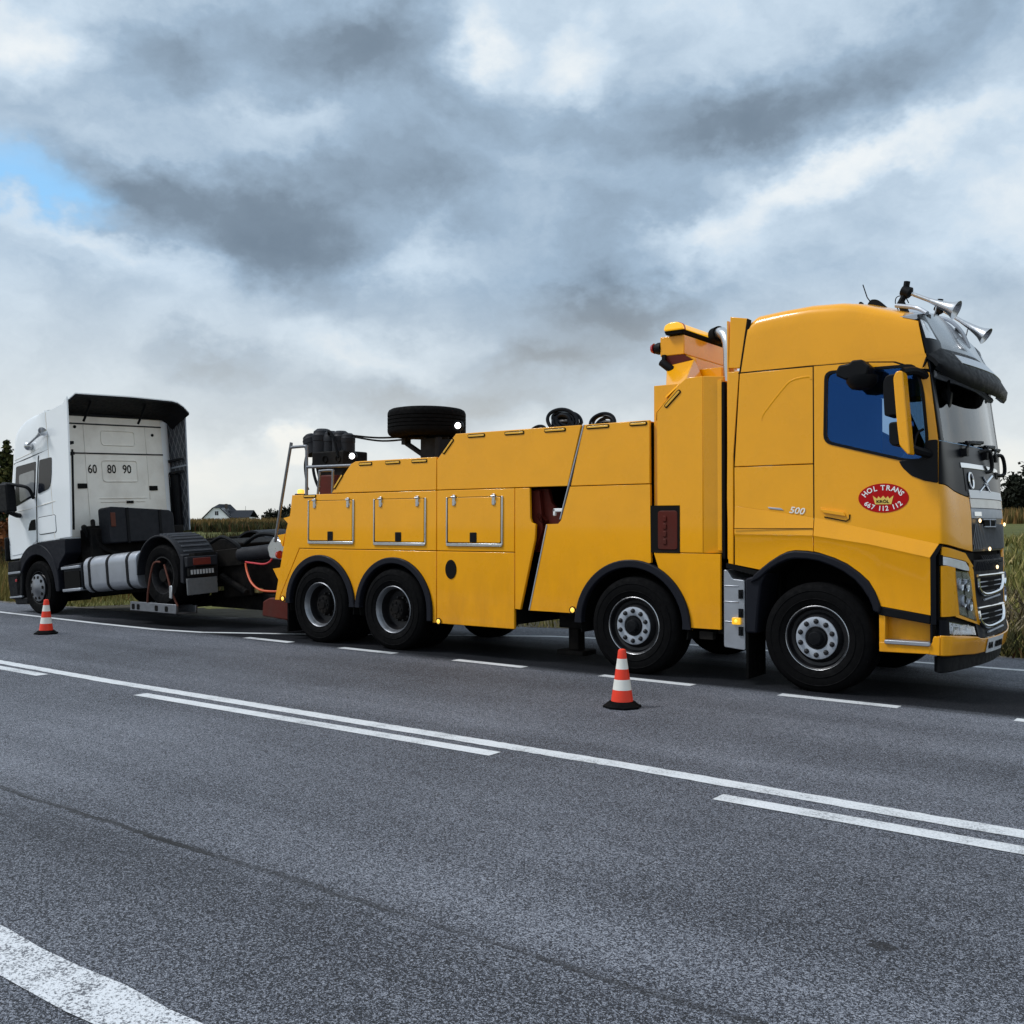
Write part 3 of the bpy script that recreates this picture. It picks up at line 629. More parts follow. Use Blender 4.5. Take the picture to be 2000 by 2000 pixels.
obj('roof_cap', MB().shell(top, lambda p: (p[0]-.01, p[1], p[2]-.04)), 'silver', truck, 0, 60)
for far in (0, 1):
    m = front([.008, .02, .045, .08, .12, .165], lambda y: 3.27+.0*y, lambda y: 3.44-.25*max(0, y-.1), .010, .012, 4)
    l = obj('roof_lamp', mir(m) if far else m, 'lens', truck)
# sun visor: dark smoked blade across the front with grey tips
vs = MB(); rows = []
for i, y in enumerate(ysub(-.02, 2.52, 48)):
    yy = y if y < 1.25 else 2.5-y; s = min(1, max(0, (yy+.02)/.55)); s = s*s*(3-2*s); e = lerp(yy, (-.02, 0), (.15, .6), (.5, 1))
    xb = cx(min(max(y, .002), 2.498), 3.08)-.01; q_ = math.sin(math.pi/2*max(0, min(1, (yy+.02)/1.27))); xt = 1.12+.27*q_**.75; zt = 3.03-.10*q_**.6; zb = lerp(yy, (-.02, 3.12), (.2, 3.20), (1.25, 3.24))
    rows.append([(xb-.02, y, zb-.09), (xb+.01, y, zb), (xb+(xt-xb)*.35, y, zb+(zt-zb)*.22), (xb+(xt-xb)*.7, y, zb+(zt-zb)*.56), (xt, y, zt), (xt-.012, y, zt-.05*e-.02)])
vis = obj('sun_visor', MB().shell(rows, lambda p: (p[0]-.022, p[1], p[2]-.03)), 'plastic', truck, 0, 50)
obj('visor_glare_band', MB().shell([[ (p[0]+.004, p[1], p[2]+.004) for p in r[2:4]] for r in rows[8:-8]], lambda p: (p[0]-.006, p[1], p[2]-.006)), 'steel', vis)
# windscreen with a black edge band
obj('windscreen', front(ysub(.075, 2.425, 26), 2.345, 2.99, .0, .006, 6), 'windglass', truck)
mb = front([.0, .004, .012, .025, .05, .085], 2.345, 2.99, .002, .02, 6); obj('windscreen_edge', mb, 'gloss', truck); obj('windscreen_edge', mir(mb), 'gloss', truck)
wf = MB().tube([(cx(y, 2.5)-.06, y, 2.95) for y in ysub(.06, 2.44, 12)], .035); obj('screen_header', wf, 'inside', truck)
mb = MB().tube([(1.10, .42, 2.93), (1.10, .42, 2.83)], .012); mb.prism(roundpoly([(1.06, 2.86), (1.13, 2.82), (1.10, 2.62), (1.06, 2.60), (1.035, 2.66)], .02), .40, .46); obj('toll_box', mb, 'plastic', truck)
# grey card in the windscreen
# black band under the windscreen
obj('wiper_panel', front(ysub(.0, 2.5-.0, 0) if False else ysub(0, .55)+ysub(.56, 1.94, 10)+[2.5-y for y in ysub(0, .55)][::-1], lambda y: lerp(min(y, 2.5-y), (0, 1.963), (.1, 1.945), (.25, 1.905), (.45, 1.865), (.6, 1.85)), 2.338, .004, .03, 8), 'gloss', truck)
for y0 in (.55, 1.2, 1.7):
    mb = MB(); mb.tube([(cx(y0, 2.28)+.03, y0, 2.28), (cx(y0+.1, 2.33)+.04, y0+.12, 2.36), (cx(y0+.45, 2.35)+.035, y0+.5, 2.37)], .012); mb.tube([(cx(y0+.1, 2.36)+.03, y0+.05, 2.36), (cx(y0+.6, 2.38)+.03, y0+.62, 2.395)], .016); mb.box(cx(y0, 2.26)-.01, cx(y0, 2.26)+.05, y0-.04, y0+.05, 2.23, 2.30)
    obj('wiper', mb, 'plastic', truck)
# front mirror bracket at the far corner
for dx, y, z in ((0, 1.70, 2.28), (.0, 1.08, 2.29)):
    P = [(1.20+dx, y, z), (1.27+dx, y+.18, z+.02), (1.285+dx, y+.21, z-.16), (1.22+dx, y+.02, z-.18)]
    mb = MB().tube(smooth(P), .020).box(1.19+dx, 1.25+dx, y-.02, y+.10, z-.22, z-.15).box(1.17+dx, 1.22+dx, y-.03, y+.05, z-.22, z+.02)
    obj('wiper_bracket', mb, 'plastic', truck, .006)
# chrome strips, emblem panel
def strip(y0, y1, z0, z1, out=.012, t=.02, m='chrome', name='chrome_strip', n=12):
    return obj(name, front(ysub(y0, y1, n), z0, z1, out, t, 2), m, truck, .003)
strip(.46, 2.04, 2.120, 2.168); 
obj('front_panel_gap', front(ysub(.50, .512, 1), 1.9, 2.12, .006, .01, 2), 'ink', truck)
st = strip(.55, 1.95, 1.84, 1.918, .014, .03, 'signwhite', 'front_highlight_band')  # blown highlight on the front strip painted in as white
obj('hood_glare_strip', front(ysub(.553, 1.947, 12), 1.752, 1.836, .006, .03, 2), 'cream', truck)  # yellow hood strip painted pale for the overexposed reflection on it
em = MB()                                     # diagonal bar with a small mark, and the ring
def fp(y, z, o=.012): return (cx(y, z)+o, y, z)
em.tube([fp(.80, 1.905), fp(1.40, 2.075)], .012, 8); obj('emblem_bar', em, 'chrome', truck)
em = MB().tube([fp(1.0, 2.055), fp(1.10, 1.985), fp(1.02, 1.985), fp(1.14, 1.91), fp(1.12, 1.985)], .009, 6); obj('emblem_mark', em, 'chrome', truck)
em = MB().tube([fp(.635+.05*math.sin(a), 2.005+.072*math.cos(a), .012) for a in np.linspace(0, 2*math.pi, 25)], .010, 6, caps=False); obj('emblem_ring', em, 'chrome', truck)
# yellow corner panels, lamp corners, bumper (near and far)
for far in (0, 1):
    F = (lambda m: mir(m)) if far else (lambda m: m)
    obj('corner_panel', F(front(ysub(0, .548), lambda y: lerp(y, (0, 1.424), (.25, 1.385), (.55, 1.345)), lambda y: lerp(y, (0, 1.955), (.1, 1.938), (.25, 1.898), (.45, 1.858), (.55, 1.845)), .001, .03, 8)), 'yellow', truck, .004)
    obj('corner_lower', F(front(ysub(0, .66), .40, lambda y: lerp(y, (0, 1.42), (.25, 1.38), (.55, 1.34), (.66, 1.33)), -.035, .02, 4)), 'ink', truck)
    lp = front(ysub(.006, .56), lambda y: lerp(y, (0, 1.315), (.40, 1.262), (.56, 1.20)), lambda y: lerp(y, (0, 1.398), (.40, 1.335), (.47, 1.28), (.56, 1.215)), .0, .03, 3)
    lp2 = front(ysub(.004, .19), .775, 1.228, .0, .03, 4, lp); lp = front(ysub(.19, .65), lambda y: lerp(y, (.19, .765), (.65, .665)), lambda y: lerp(y, (.19, .80), (.26, .782), (.59, .70), (.65, .695)), .0, .03, 3, lp)
    lp = front(ysub(.19, .265, 2), .775, lambda y: lerp(y, (.19, 1.22), (.265, .79)), .0, .03, 3, lp)
    lp = front(ysub(.475, .66, 4), lambda y: lerp(y, (.475, 1.16), (.50, 1.15), (.59, .695), (.66, .66)), lambda y: lerp(y, (.475, 1.245), (.56, 1.21), (.60, 1.0), (.66, .68)), .0, .03, 3, lp)
    obj('lamp_surround', F(lp), 'yellow', truck, .003)
    hl = obj('headlamp', F(front(ysub(.19, .60, 8), lambda y: lerp(y, (.19, 1.13), (.262, .785), (.60, .70)), lambda y: lerp(y, (.19, 1.182), (.48, 1.158), (.60, .72)), .003, .006, 8)), 'lampglass', truck)
    obj('lamp_bowl', F(front(ysub(.195, .595, 8), lambda y: lerp(y, (.19, 1.12), (.262, .795), (.60, .71)), lambda y: lerp(y, (.19, 1.175), (.48, 1.15), (.60, .73)), -.005, .02, 8)), 'lampwhite', hl)
    bm = MB()
    for yy, zz in ((.30, 1.05), (.42, 1.04), (.36, .90), (.48, .86)): bm.lathe([(.058, .04), (.048, .018), (.026, .006), (0, .002)], 'x', 20, c=(cx(yy, zz)-.026, yy, zz))
    obj('reflector_bowl', F(bm), 'chrome', hl)
    obj('lamp_divider', F(MB().tube([fp(.33, 1.16, -.01), fp(.45, .75, -.01)], .010, 6).tube([fp(.24, .98, -.012), fp(.52, .965, -.012)], .007, 6)), 'plastic', hl)
    obj('running_lamp', F(front(ysub(.010, .47), lambda y: lerp(y, (0, 1.236), (.40, 1.175), (.47, 1.168)), lambda y: lerp(y, (0, 1.310), (.40, 1.255), (.47, 1.20)), .003, .02, 2)), 'lens', truck, .003)
    obj('running_lamp_end', F(front(ysub(.0, .012, 2), 1.232, 1.325, .004, .02, 2)), 'ink', truck)
    obj('fog_surround', F(front(ysub(.0, .07), .60, .745, .0, .03, 2)), 'gloss', truck)
    fl = obj('fog_lamp', F(front(ysub(.06, .55, 6), lambda y: lerp(y, (.06, .615), (.55, .58)), lambda y: lerp(y, (.06, .735), (.55, .655)), -.006, .006, 3)), 'lampglass', truck)
    fb = front(ysub(.07, .54, 6), lambda y: lerp(y, (.06, .625), (.55, .59)), lambda y: lerp(y, (.06, .725), (.55, .645)), -.012, .012, 3)
    for yy in (.16, .30, .43): fb.lathe([(.05, .03), (.04, .01), (0, 0)], 'x', 16, c=(cx(yy, .66)-.04, yy, .66-.06*yy))
    obj('fog_bowl', F(fb), 'lampwhite', fl)
    obj('step_recess', F(MB().prism([(.60, .765), (1.02, .705), (1.02, .43), (.60, .43)], .10, .13).prism([(.585, .769), (.64, .765), (.64, .43), (.585, .43)], -.012, .14).prism([(.585, .520), (1.03, .520), (1.03, .438), (.585, .43)], -.014, .13)), 'yellow', truck, .006)
    obj('step_tread', F(MB().prism(rrect(.635, 1.035, .508, .545, .016), -.035, .09)), 'alu', truck, .006)
    obj('step_post', F(MB().prism([(1.03, .705), (1.05, .705), (1.05, .55), (1.03, .53)], -.012, .1)), 'gloss', truck)
obj('corner_gap', MB().prism([(1.040, .705), (1.040, 1.30), (1.112, 1.412), (1.14, 1.408), (1.085, 1.31), (1.085, .705)], -.026, .03), 'gloss', truck)
bp = MB()
ysb = ysub(0, .55)+ysub(.62, 1.88, 12)+[2.5-y for y in ysub(0, .55)][::-1]
front(ysb, lambda y: lerp(min(y, 2.5-y), (0, .428), (.3, .415), (.55, .40), (1.25, .40)), lambda y: lerp(min(y, 2.5-y), (0, .612), (.3, .59), (.55, .565), (.66, .535), (1.25, .535)), .004, .05, 6, bp)
obj('bumper', bp, 'yellow', truck, .012)
obj('bumper_side', MB().prism([(1.005, .436), (1.005, .50), (1.04, .53), (1.06, .60), (1.11, .60), (1.11, .43)], -.012, .05), 'yellow', truck, .006)
obj('valance', front(ysb, .27, .415, -.05, .08, 2), 'plastic', truck, .01)
fp_ = front(ysub(.78, 1.30, 4), .395, .53, .016, .006, 2); pl = obj('number_plate', fp_, 'plate', truck)
mb = MB()
for i in range(7):
    if i != 2: y = .83+.066*i; mb.box(cx(y, .46)+.02, cx(y, .46)+.026, y-.022, y+.022, .435, .492)
# characters on the plate are too small to read; dark strokes stand for them
obj('plate_text', mb, 'ink', pl)
# ---- grille
gl = obj('grille_upper', front(ysub(.553, 1.947, 14), 1.345, 1.745, -.012, .02, 4), 'gloss', truck)
obj('grille_cap', front(ysub(.557, 1.943, 14), 1.655, 1.748, .0, .02, 3), 'silver', truck, .003)
mb = MB()
for i in range(34):
    y = .56+i*.041; z0, z1 = 1.362, 1.60; pts = [(y+.11*q/5-.02, z0+(z1-z0)*q/5) for q in range(6)]
    pts = [(a, b) for a, b in pts if .56 < a < 1.94]
    if len(pts) > 1: mb.tube([fp(a, b, .002) for a, b in pts], .0045, 4)
o = obj('grille_mesh', mb, 'dullsteel', gl)
for y0 in (.83, 1.02): obj('grille_vent', front(ysub(y0, y0+.165, 2), 1.585, 1.635, .012, .02, 2), 'void', gl)
obj('vent_frame', MB().tube([fp(.80, 1.645, .012), fp(1.22, 1.645, .012), fp(1.20, 1.575, .012), fp(.84, 1.575, .012)], .007, 6).tube([fp(1.005, 1.64, .012), fp(1.005, 1.578, .012)], .007, 6), 'silver', gl)
obj('grille_badge', front(ysub(.61, .78, 3), 1.675, 1.715, .008, .012, 1), 'chrome', truck)
obj('grille_gap', front(ysub(.56, 1.94, 12), 1.24, 1.345, -.06, .02, 2), 'void', truck)
gm = obj('grille_lower', front(ysub(.58, 1.92, 14), lambda y: .545, 1.265, -.004, .03, 6), 'greyplastic', truck, .004)
mb = MB()
for i in range(14): y = .86+i*.06; mb.tube([fp(y, 1.23, .004), fp(y+.01, 1.30, -.04)], .010, 4)
for i in range(16):
    y = .62+i*.045; mb.tube([fp(y, 1.165, .003), fp(y+.05, 1.245, .003)], .007, 4)
obj('grille_ribs', mb, 'greyplastic', gm)
for zc in (1.035, .735):
    for z0 in (zc+.045, zc+.0, zc-.045): obj('air_slot', front(ysub(.70, 1.42, 6), z0-.016, z0+.016, .002, .02, 1), 'void', gm)
    mb = MB(); mb.tube([fp(.63, zc+.085, .012), fp(1.55, zc+.078, .014)], .014, 8); obj('chrome_bar', mb, 'chrome', gm)
    mb = MB(); mb.tube(smooth([fp(1.52, zc+.07, .012), fp(1.49, zc-.02, .014), fp(1.30, zc-.075, .016), fp(.82, zc-.095, .016), fp(.66, zc-.035, .012), fp(.64, zc+.06, .010)], 4), .018, 8); obj('chrome_surround', mb, 'chrome', gm)
    mb = MB(); mb.tube([fp(.80, zc-.145, .01), fp(1.35, zc-.125, .01)], .011, 8); obj('chrome_bar', mb, 'silver', gm)
    mb = MB()
    for z0 in (zc+.022, zc-.022): mb.tube([fp(.68, z0, .008), fp(1.45, z0, .008)], .006, 6)
    obj('air_slat', mb, 'silver', gm)
for y, z in ((.705, 1.632), (1.93, 1.60), (.95, 1.365), (1.22, 1.185)): obj('grille_lamp', MB().ball(fp(y, z, .016), .019, 8, (.6, 1, 1)), 'markerlit', truck)
# front fender
fi = [(-.565, 1.06), (-.46, 1.155), (-.36, 1.215), (-.27, 1.255), (-.2, 1.268), (-.08, 1.265), (.03, 1.25), (.15, 1.21), (.26, 1.16), (.37, 1.085), (.44, 1.01), (.50, .92), (.53, .85), (.54, .80)]
fo = obj('front_fender', MB().prism([(x-.0, z-.004) for x, z in fen_o]+[(.60, .78)]+fi[::-1]+[(-.66, 1.02)], -.05, .06), 'trim', truck, .015)
obj('fender_rear', MB().prism([(-.72, 1.06), (-.50, 1.12), (-.55, 1.02), (-.58, .80), (-.60, .52), (-.72, .52)], -.02, .42), 'trim', truck, .02)
mb = MB().shell([[(x, y, z) for x, z in [(-.60, .6)]+fi] for y in (.03, .7)], lambda p: (p[0], p[1], p[2]+.02)); mb.box(-.7, .6, .68, .70, .5, 1.35); obj('wheelhouse', mb, 'void', fo)
# silver tank with its lamp between the front wheels
tk = MB().prism(roundpoly([(-.965, .36), (-.965, 1.14), (-.93, 1.14), (-.87, 1.05), (-.74, 1.04), (-.735, .34)], .02), .02, .5)
for z in (.98, .82, .62): tk.box(-.96, -.80, .012, .03, z-.006, z+.006)
tk = obj('fluid_tank', tk, 'alu', truck, .012)
for z in (.90, .71, .53): obj('tank_clip', MB().box(-.80, -.755, .004, .022, z-.045, z+.045).box(-.785, -.77, -.006, .006, z-.02, z+.02), 'plastic', tk)
sm = obj('marker_lamp', MB().prism(rrect(-.865, -.775, .595, .665, .01), -.012, .02), 'amber', truck, .004); obj('bulb', MB().ball((-.82, -.012, .63), .018, 6, (1, .5, 1)), 'amberlit', sm)
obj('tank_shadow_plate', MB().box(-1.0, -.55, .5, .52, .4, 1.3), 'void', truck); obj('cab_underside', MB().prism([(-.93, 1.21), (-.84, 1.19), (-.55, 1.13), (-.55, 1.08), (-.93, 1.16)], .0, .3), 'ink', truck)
obj('side_lamp_bracket', MB().box(-1.25, -1.1, .05, .12, .42, .50), 'frame', truck)
# side deflectors behind the cab
panel([(-.905, 1.205), (-.918, 1.87), (-.905, 3.14), (-.785, 3.135), (-.848, 2.29), (-.85, 1.196)], name='side_deflector')
panel([(-.905, 3.18), (-.884, 3.70), (-.69, 3.66), (-.775, 3.17)], y0=.02, name='side_deflector'); obj('side_deflector', MB().box(-.92, -.905, .02, .14, 1.25, 3.66), 'yellow', truck)
obj('deflector_gap', MB().prism([(-.85, 1.2), (-.85, 2.29), (-.785, 3.14), (-.70, 3.66), (-.66, 3.64), (-.765, 3.1), (-.828, 2.28), (-.83, 1.2)], .012, .03), 'void', truck)
# ---- mirrors
mr = obj('mirror', MB().prism(roundpoly([(.812, 2.89), (.838, 2.945), (.893, 2.945), (.918, 2.64), (.952, 2.21), (.932, 2.205), (.862, 2.29), (.843, 2.47)], .025), -.33, -.18), 'yellow', truck, .02)
obj('mirror_head', MB().prism(roundpoly([(.712, 2.86), (.74, 2.92), (.86, 2.935), (.87, 2.56), (.725, 2.555)], .03), -.30, -.05), 'plastic', mr, .012)
obj('mirror_head', MB().prism(roundpoly([(.762, 2.50), (.86, 2.505), (.88, 2.30), (.80, 2.285), (.765, 2.32)], .03), -.30, -.08), 'plastic', mr, .012)
obj('mirror_arm', MB().tube(smooth([(.86, -.2, 2.95), (.93, -.1, 2.965), (1.0, .02, 2.93)]), .04), 'plastic', mr)
obj('mirror_arm', MB().tube(smooth([(.90, -.2, 2.28), (.96, -.1, 2.25), (1.04, .02, 2.22)]), .04).tube(smooth([(.93, -.14, 2.25), (.94, -.06, 2.4), (.98, .0, 2.45)]), .012), 'plastic', mr)
km = obj('kerb_mirror', MB().prism(roundpoly([(.295, 3.0), (.32, 3.05), (.42, 3.06), (.44, 3.085), (.53, 3.085), (.555, 3.05), (.598, 3.02), (.575, 2.94), (.38, 2.91), (.295, 2.955)], .015), -.30, -.10), 'plastic', truck, .015)
obj('mirror_bowl', MB().lathe([(0, -.13), (.09, -.115), (.135, -.06), (.14, .0), (0, .0)], 'z', 24, c=(.50, -.2, 2.945)), 'plastic', km)
obj('mirror_bracket', MB().box(.40, .52, -.16, .02, 3.03, 3.075), 'plastic', km)
# ---- signs on the door
sg = MB().prism([(.626+.226*math.cos(t*math.pi/32), 1.8385+.134*math.sin(t*math.pi/32)) for t in range(64)], -.0035, .002)
sg = obj('door_sign', sg, 'redgloss', truck)
mb = MB()
def arcs(txt, n_ang, rx, rz, size, top=True, cxx=.626, czz=1.8385):
    for ch, a in zip(txt, n_ang):
        if ch == ' ': continue
        x = cxx+rx*math.cos(R(a)); z = czz+rz*math.sin(R(a)); tx, tz = -rx*math.sin(R(a)), rz*math.cos(R(a))
        sp = math.atan2(-tz, -tx) if top else math.atan2(tz, tx); letters(mb, ch, size, (x, -.006, z), SIDE, .022, sp, .98)
arcs('HOL TRANS', (157, 133, 114, 0, 91, 75, 58, 41, 24), .178, .092, .066)
arcs('667 112 112', (212, 225, 239, 0, 260, 270, 280.5, 0, 301, 313, 327), .180, .098, .062, False)
obj('sign_text', mb, 'signwhite', sg)
cr = [(-.088, .018), (-.052, -.012), (-.040, .012), (-.022, -.008), (0, .016), (.022, -.008), (.040, .012), (.052, -.012), (.088, .018), (.068, -.062), (-.068, -.062)]
obj('sign_crown', MB().prism([(.626+a*1.06, 1.843+b) for a, b in cr], -.006, -.002), 'gold', sg)
obj('crown_text', letters(MB(), 'KRÓL', .036, (.622, -.0085, 1.805), SIDE, .03, 0, 1.25), 'ink', sg)
obj('model_badge', letters(MB(), '500', .088, (-.185, -.006, 1.728), SIDE, .02, R(-7), 1.15, .25), 'chrome', truck)
obj('badge_bar', MB().prism([(-.485, 1.770), (-.35, 1.757), (-.32, 1.735), (-.47, 1.752)], -.008, .0), 'silver', truck, .003)
# ---- things on the roof
for y, x in ((.50, 0), (1.25, 0)):
    pass
def horn(y, x0, z0, x1, z1):
    a = Vector((x0, y, z0)); b = Vector((x1, y-.02, z1)); d = (b-a)
    t = MB(); T = Matrix.Translation(a) @ d.to_track_quat('X', 'Z').to_matrix().to_4x4(); L = d.length
    t.lathe([(.018, 0), (.021, L*.45), (.032, L*.64), (.044, L*.78), (.058, L*.88), (.086, L*.985), (.092, L), (.08, L*.985), (.055, L*.88), (.0, L*.8)], 'x', 20, T=T)
    h = obj('air_horn', t, 'steel', truck)
    b2 = MB(); b2.lathe([(0, -.05), (.05, -.05), (.055, .03), (.02, .05), (.0, .05)], 'x', 14, T=T); b2.tube([a+Vector((0, 0, .1)), a+Vector((-.02, 0, -.02)), a+Vector((-.07, 0, -.11))], .03); b2.tube([a+Vector((-.06, 0, -.09)), a+Vector((.0, 0, -.24))], .036); b2.box(x0-.04, x0+.2, y-.05, y+.05, z0-.28, z0-.235)
    obj('horn_base', b2, 'plastic', h)
    p = a+d*.62; obj('horn_stay', MB().tube([p, p+Vector((-.03, 0, -.12))], .008, 6), 'steel', h)
horn(.42, .735, 3.80, 1.175, 3.565); horn(1.85, .69, 3.90, 1.14, 3.55)
mb = MB().tube([(.36, .55, 3.77), (.32, .55, 3.83), (.28, .55, 3.96)], .006, 6); a1_ = obj('roof_antenna', mb, 'plastic', truck)
obj('antenna_base', MB().prism(roundpoly([(.30, 3.70), (.36, 3.80), (.43, 3.79), (.52, 3.70)], .03), .52, .58), 'plastic', a1_)
obj('roof_antenna', MB().prism(roundpoly([(.19, 3.70), (.205, 3.82), (.235, 3.82), (.28, 3.70)], .015), .66, .70), 'plastic', truck)
obj('roof_rail', MB().tube(smooth([(.66, .30, 3.66), (.85, .28, 3.61), (.97, .2, 3.53)]), .02), 'silver', truck)
obj('roof_rail', MB().tube(smooth([(.6, 1.7, 3.80), (.8, 1.7, 3.74), (.93, 1.7, 3.60), (1.0, 1.7, 3.42)]), .02), 'silver', truck)
obj('horn_hose', MB().tube(smooth([(.67, .45, 3.60), (.62, .45, 3.70), (.63, .45, 3.77), (.70, .45, 3.77), (.74, .45, 3.70)]), .005, 6), 'plastic', truck)

# ================================================================== REAR DECK
for y in (.12, .72):
    pass
mb = MB()
mb.tube(smooth([(-7.975, .12, 1.36), (-7.66, .12, 2.67), (-7.64, .12, 2.70), (-7.60, .12, 2.708), (-7.35, .12, 2.71), (-7.315, .12, 2.70), (-7.31, .12, 2.66), (-7.31, .12, 2.02)], 3), .022, 10)
mb.tube([(-7.31, .12, 2.415), (-6.42, .12, 2.405)], .022, 10)
mb.tube(smooth([(-7.08, .12, 2.02), (-7.045, .12, 2.32), (-7.03, .12, 2.35), (-6.80, .12, 2.352), (-6.78, .12, 2.32), (-6.79, .12, 2.04)], 3), .018, 10)
obj('guard_rail', mb, 'dullsteel', truck)
obj('rail_hose', MB().tube(smooth([(-7.34, .16, 2.66), (-7.40, .16, 2.45), (-7.36, .16, 2.2), (-7.31, .16, 2.10)]), .010, 6), 'plastic', truck)
# boom head: a bunch of dark winch and boom sleeves standing on a bracket
bh = MB(); bh.box(-8.02, -7.34, .85, 1.35, 2.46, 2.70)
bh.prism([(-8.0, 2.47), (-7.34, 2.47), (-7.34, 2.42), (-7.7, 2.05), (-7.86, 2.05)], .9, .96)
bh = obj('boom_head', bh, 'frame', truck, .02)
for x, r, h, lean in ((-7.95, .145, .35, 0), (-7.76, .11, .31, 0), (-7.55, .13, .30, 0), (-7.40, .105, .26, 0), (-8.13, .12, .30, -20)):
    m = MB().lathe([(0, 0), (r, 0), (r, h*.55), (r*1.04, h*.56), (r*1.04, h*.8), (r*.96, h*.84), (r*.9, h*.97), (r*.55, h*1.08), (0, h*1.1)], 'z', 20, T=Matrix.Translation((x, 1.0, 2.68)) @ Matrix.Rotation(R(lean), 4, 'Y')); obj('boom_sleeve', m, 'greyplastic', bh, .004)
obj('boom_hose', MB().tube(smooth([(-8.0, .95, 2.7), (-8.02, .88, 2.5), (-7.93, .86, 2.25), (-7.80, .88, 2.05)]), .022, 6).tube(smooth([(-7.7, .9, 2.95), (-7.62, .82, 3.0), (-7.52, .82, 2.9), (-7.45, .85, 2.6)]), .02, 6), 'plastic', bh)
for x in (-7.72, -7.44): obj('pin_boss', MB().lathe([(.05, .835), (.05, .86), (.02, .86), (.02, .85)], 'y', 14, c=(x, 0, 2.58)), 'void', bh)
bo = MB(); bo.prism([(-7.30, 2.03), (-7.30, 2.30), (-7.2, 2.40), (-6.5, 2.43), (-4.6, 2.52), (-4.6, 2.15)], .92, 1.4); bo.prism([(-7.75, 2.02), (-7.72, 2.34), (-7.45, 2.34), (-7.38, 2.02)], .75, .95)
obj('tow_boom', bo, 'red', truck, .02)
wk = obj('work_lamp', MB().lathe([(0, .0), (.064, .0), (.064, -.06), (.05, -.10), (0, -.1)], 'x', 20, T=Matrix.Translation((-6.80, .5, 2.57)) @ Matrix.Rotation(R(-65), 4, 'Z')), 'plastic', truck)
obj('lamp_glass', MB().lathe([(0, .012), (.026, .010), (.042, .001), (0, 0)], 'x', 20, T=Matrix.Translation((-6.80, .5, 2.57)) @ Matrix.Rotation(R(-65), 4, 'Z')), 'workwhite', wk)
obj('lamp_stem', MB().tube([(-6.83, .56, 2.55), (-6.83, .56, 2.34)], .03), 'plastic', wk)
bc = obj('beacon', MB().lathe([(.04, 0), (.05, .01), (.05, .05), (.04, .068), (0, .075)], 'z', 18, c=(-7.45, .14, 2.035)), 'amberlit', truck); obj('beacon_base', MB().lathe([(.085, -.012), (.085, .012), (0, .012)], 'z', 18, c=(-7.45, .14, 2.03)), 'plastic', bc)
# cables from the boom head to the post of the spare wheel carrier
mb = MB()
for dz, y in ((0, 1.0), (-.02, 1.08)): mb.tube(smooth([(-7.35, y, 2.93+dz), (-6.8, y+.03, 2.865+dz*2), (-6.2, y+.1, 2.86+dz), (-5.95, y+.1, 2.865)]), .014, 6)
obj('winch_cable', mb, 'frame', truck)
sc = MB(); sc.box(-6.33, -6.25, 1.0, 1.12, 2.74, 2.93); sc.tube([(-6.28, 1.06, 2.76), (-5.96, 1.06, 2.58), (-5.9, 1.06, 2.42)], .04); sc.box(-5.92, -5.62, .95, 1.5, 2.4, 2.80); sc.tube([(-6.28, 1.06, 2.84), (-5.5, 1.06, 2.80)], .02); sc.tube([(-5.55, .9, 2.8), (-5.55, .9, 2.42)], .05); sc.tube([(-5.5, 1.2, 2.75), (-4.9, 1.2, 2.60)], .018); sc.tube([(-5.5, 1.3, 2.66), (-4.9, 1.2, 2.52)], .018); sc.box(-5.48, -5.36, .85, 1.0, 2.40, 2.56)
obj('spare_carrier', sc, 'greyplastic', truck, .008)
sp = MB(); tm = tyre_mb(.545, .34, .29); T = Matrix.Translation((-5.83, 1.1, 2.845)) @ Matrix.Rotation(R(90), 4, 'X') @ Matrix.Rotation(0, 4, 'Y')
T = Matrix.Translation((-5.90, 1.06, 3.19)) @ Matrix(((1,0,0,0),(0,0,1,0),(0,-1,0,0),(0,0,0,1)))
spw = obj('spare_wheel', MB().add(tm.v, tm.f, T), 'rubber', truck); obj('rim', MB().lathe([(.295, .31), (.28, .25), (.2, .2), (0, .2)], 'y', 40, T=T), 'rim', spw)
sl = obj('work_lamp', MB().lathe([(0, 0), (.07, 0), (.07, -.06), (0, -.09)], 'x', 18, T=Matrix.Translation((-5.12, .80, 2.92)) @ Matrix.Rotation(R(-65), 4, 'Z')), 'plastic', truck)
obj('lamp_glass', MB().lathe([(0, .012), (.026, .01), (.042, .001), (0, 0)], 'x', 18, T=Matrix.Translation((-5.12, .80, 2.92)) @ Matrix.Rotation(R(-65), 4, 'Z')), 'workwhite', sl)
obj('lamp_stem', MB().tube([(-5.15, .86, 2.90), (-5.15, .86, 2.40)], .022), 'plastic', sl)
# lamps on the rear edge
for x, z in ((-7.59, 1.66), (-7.80, 1.36), (-7.86, 1.02)):
    pass
obj('rear_bracket', MB().prism([(-7.68, 1.70), (-7.52, 1.73), (-7.52, 1.58)], .02, .2), 'yellow', truck); obj('rear_bracket', MB().prism([(-7.80, 1.46), (-7.64, 1.48), (-7.70, 1.30)], .02, .2), 'yellow', truck); obj('rear_bracket', MB().prism([(-7.90, .98), (-7.74, 1.0), (-7.78, .82)], .02, .2), 'yellow', truck)
obj('tail_lamp', MB().lathe([(0, -.05), (.05, -.045), (.06, 0), (0, .0)], 'x', 14, c=(-7.82, .08, 1.18)), 'redlens', truck)
obj('rear_shroud', MB().prism(roundpoly([(-8.16, 1.28), (-8.02, 1.44), (-7.75, 1.34), (-7.77, 1.10), (-8.1, 1.12)], .04), .12, .5), 'steel', truck, .02)
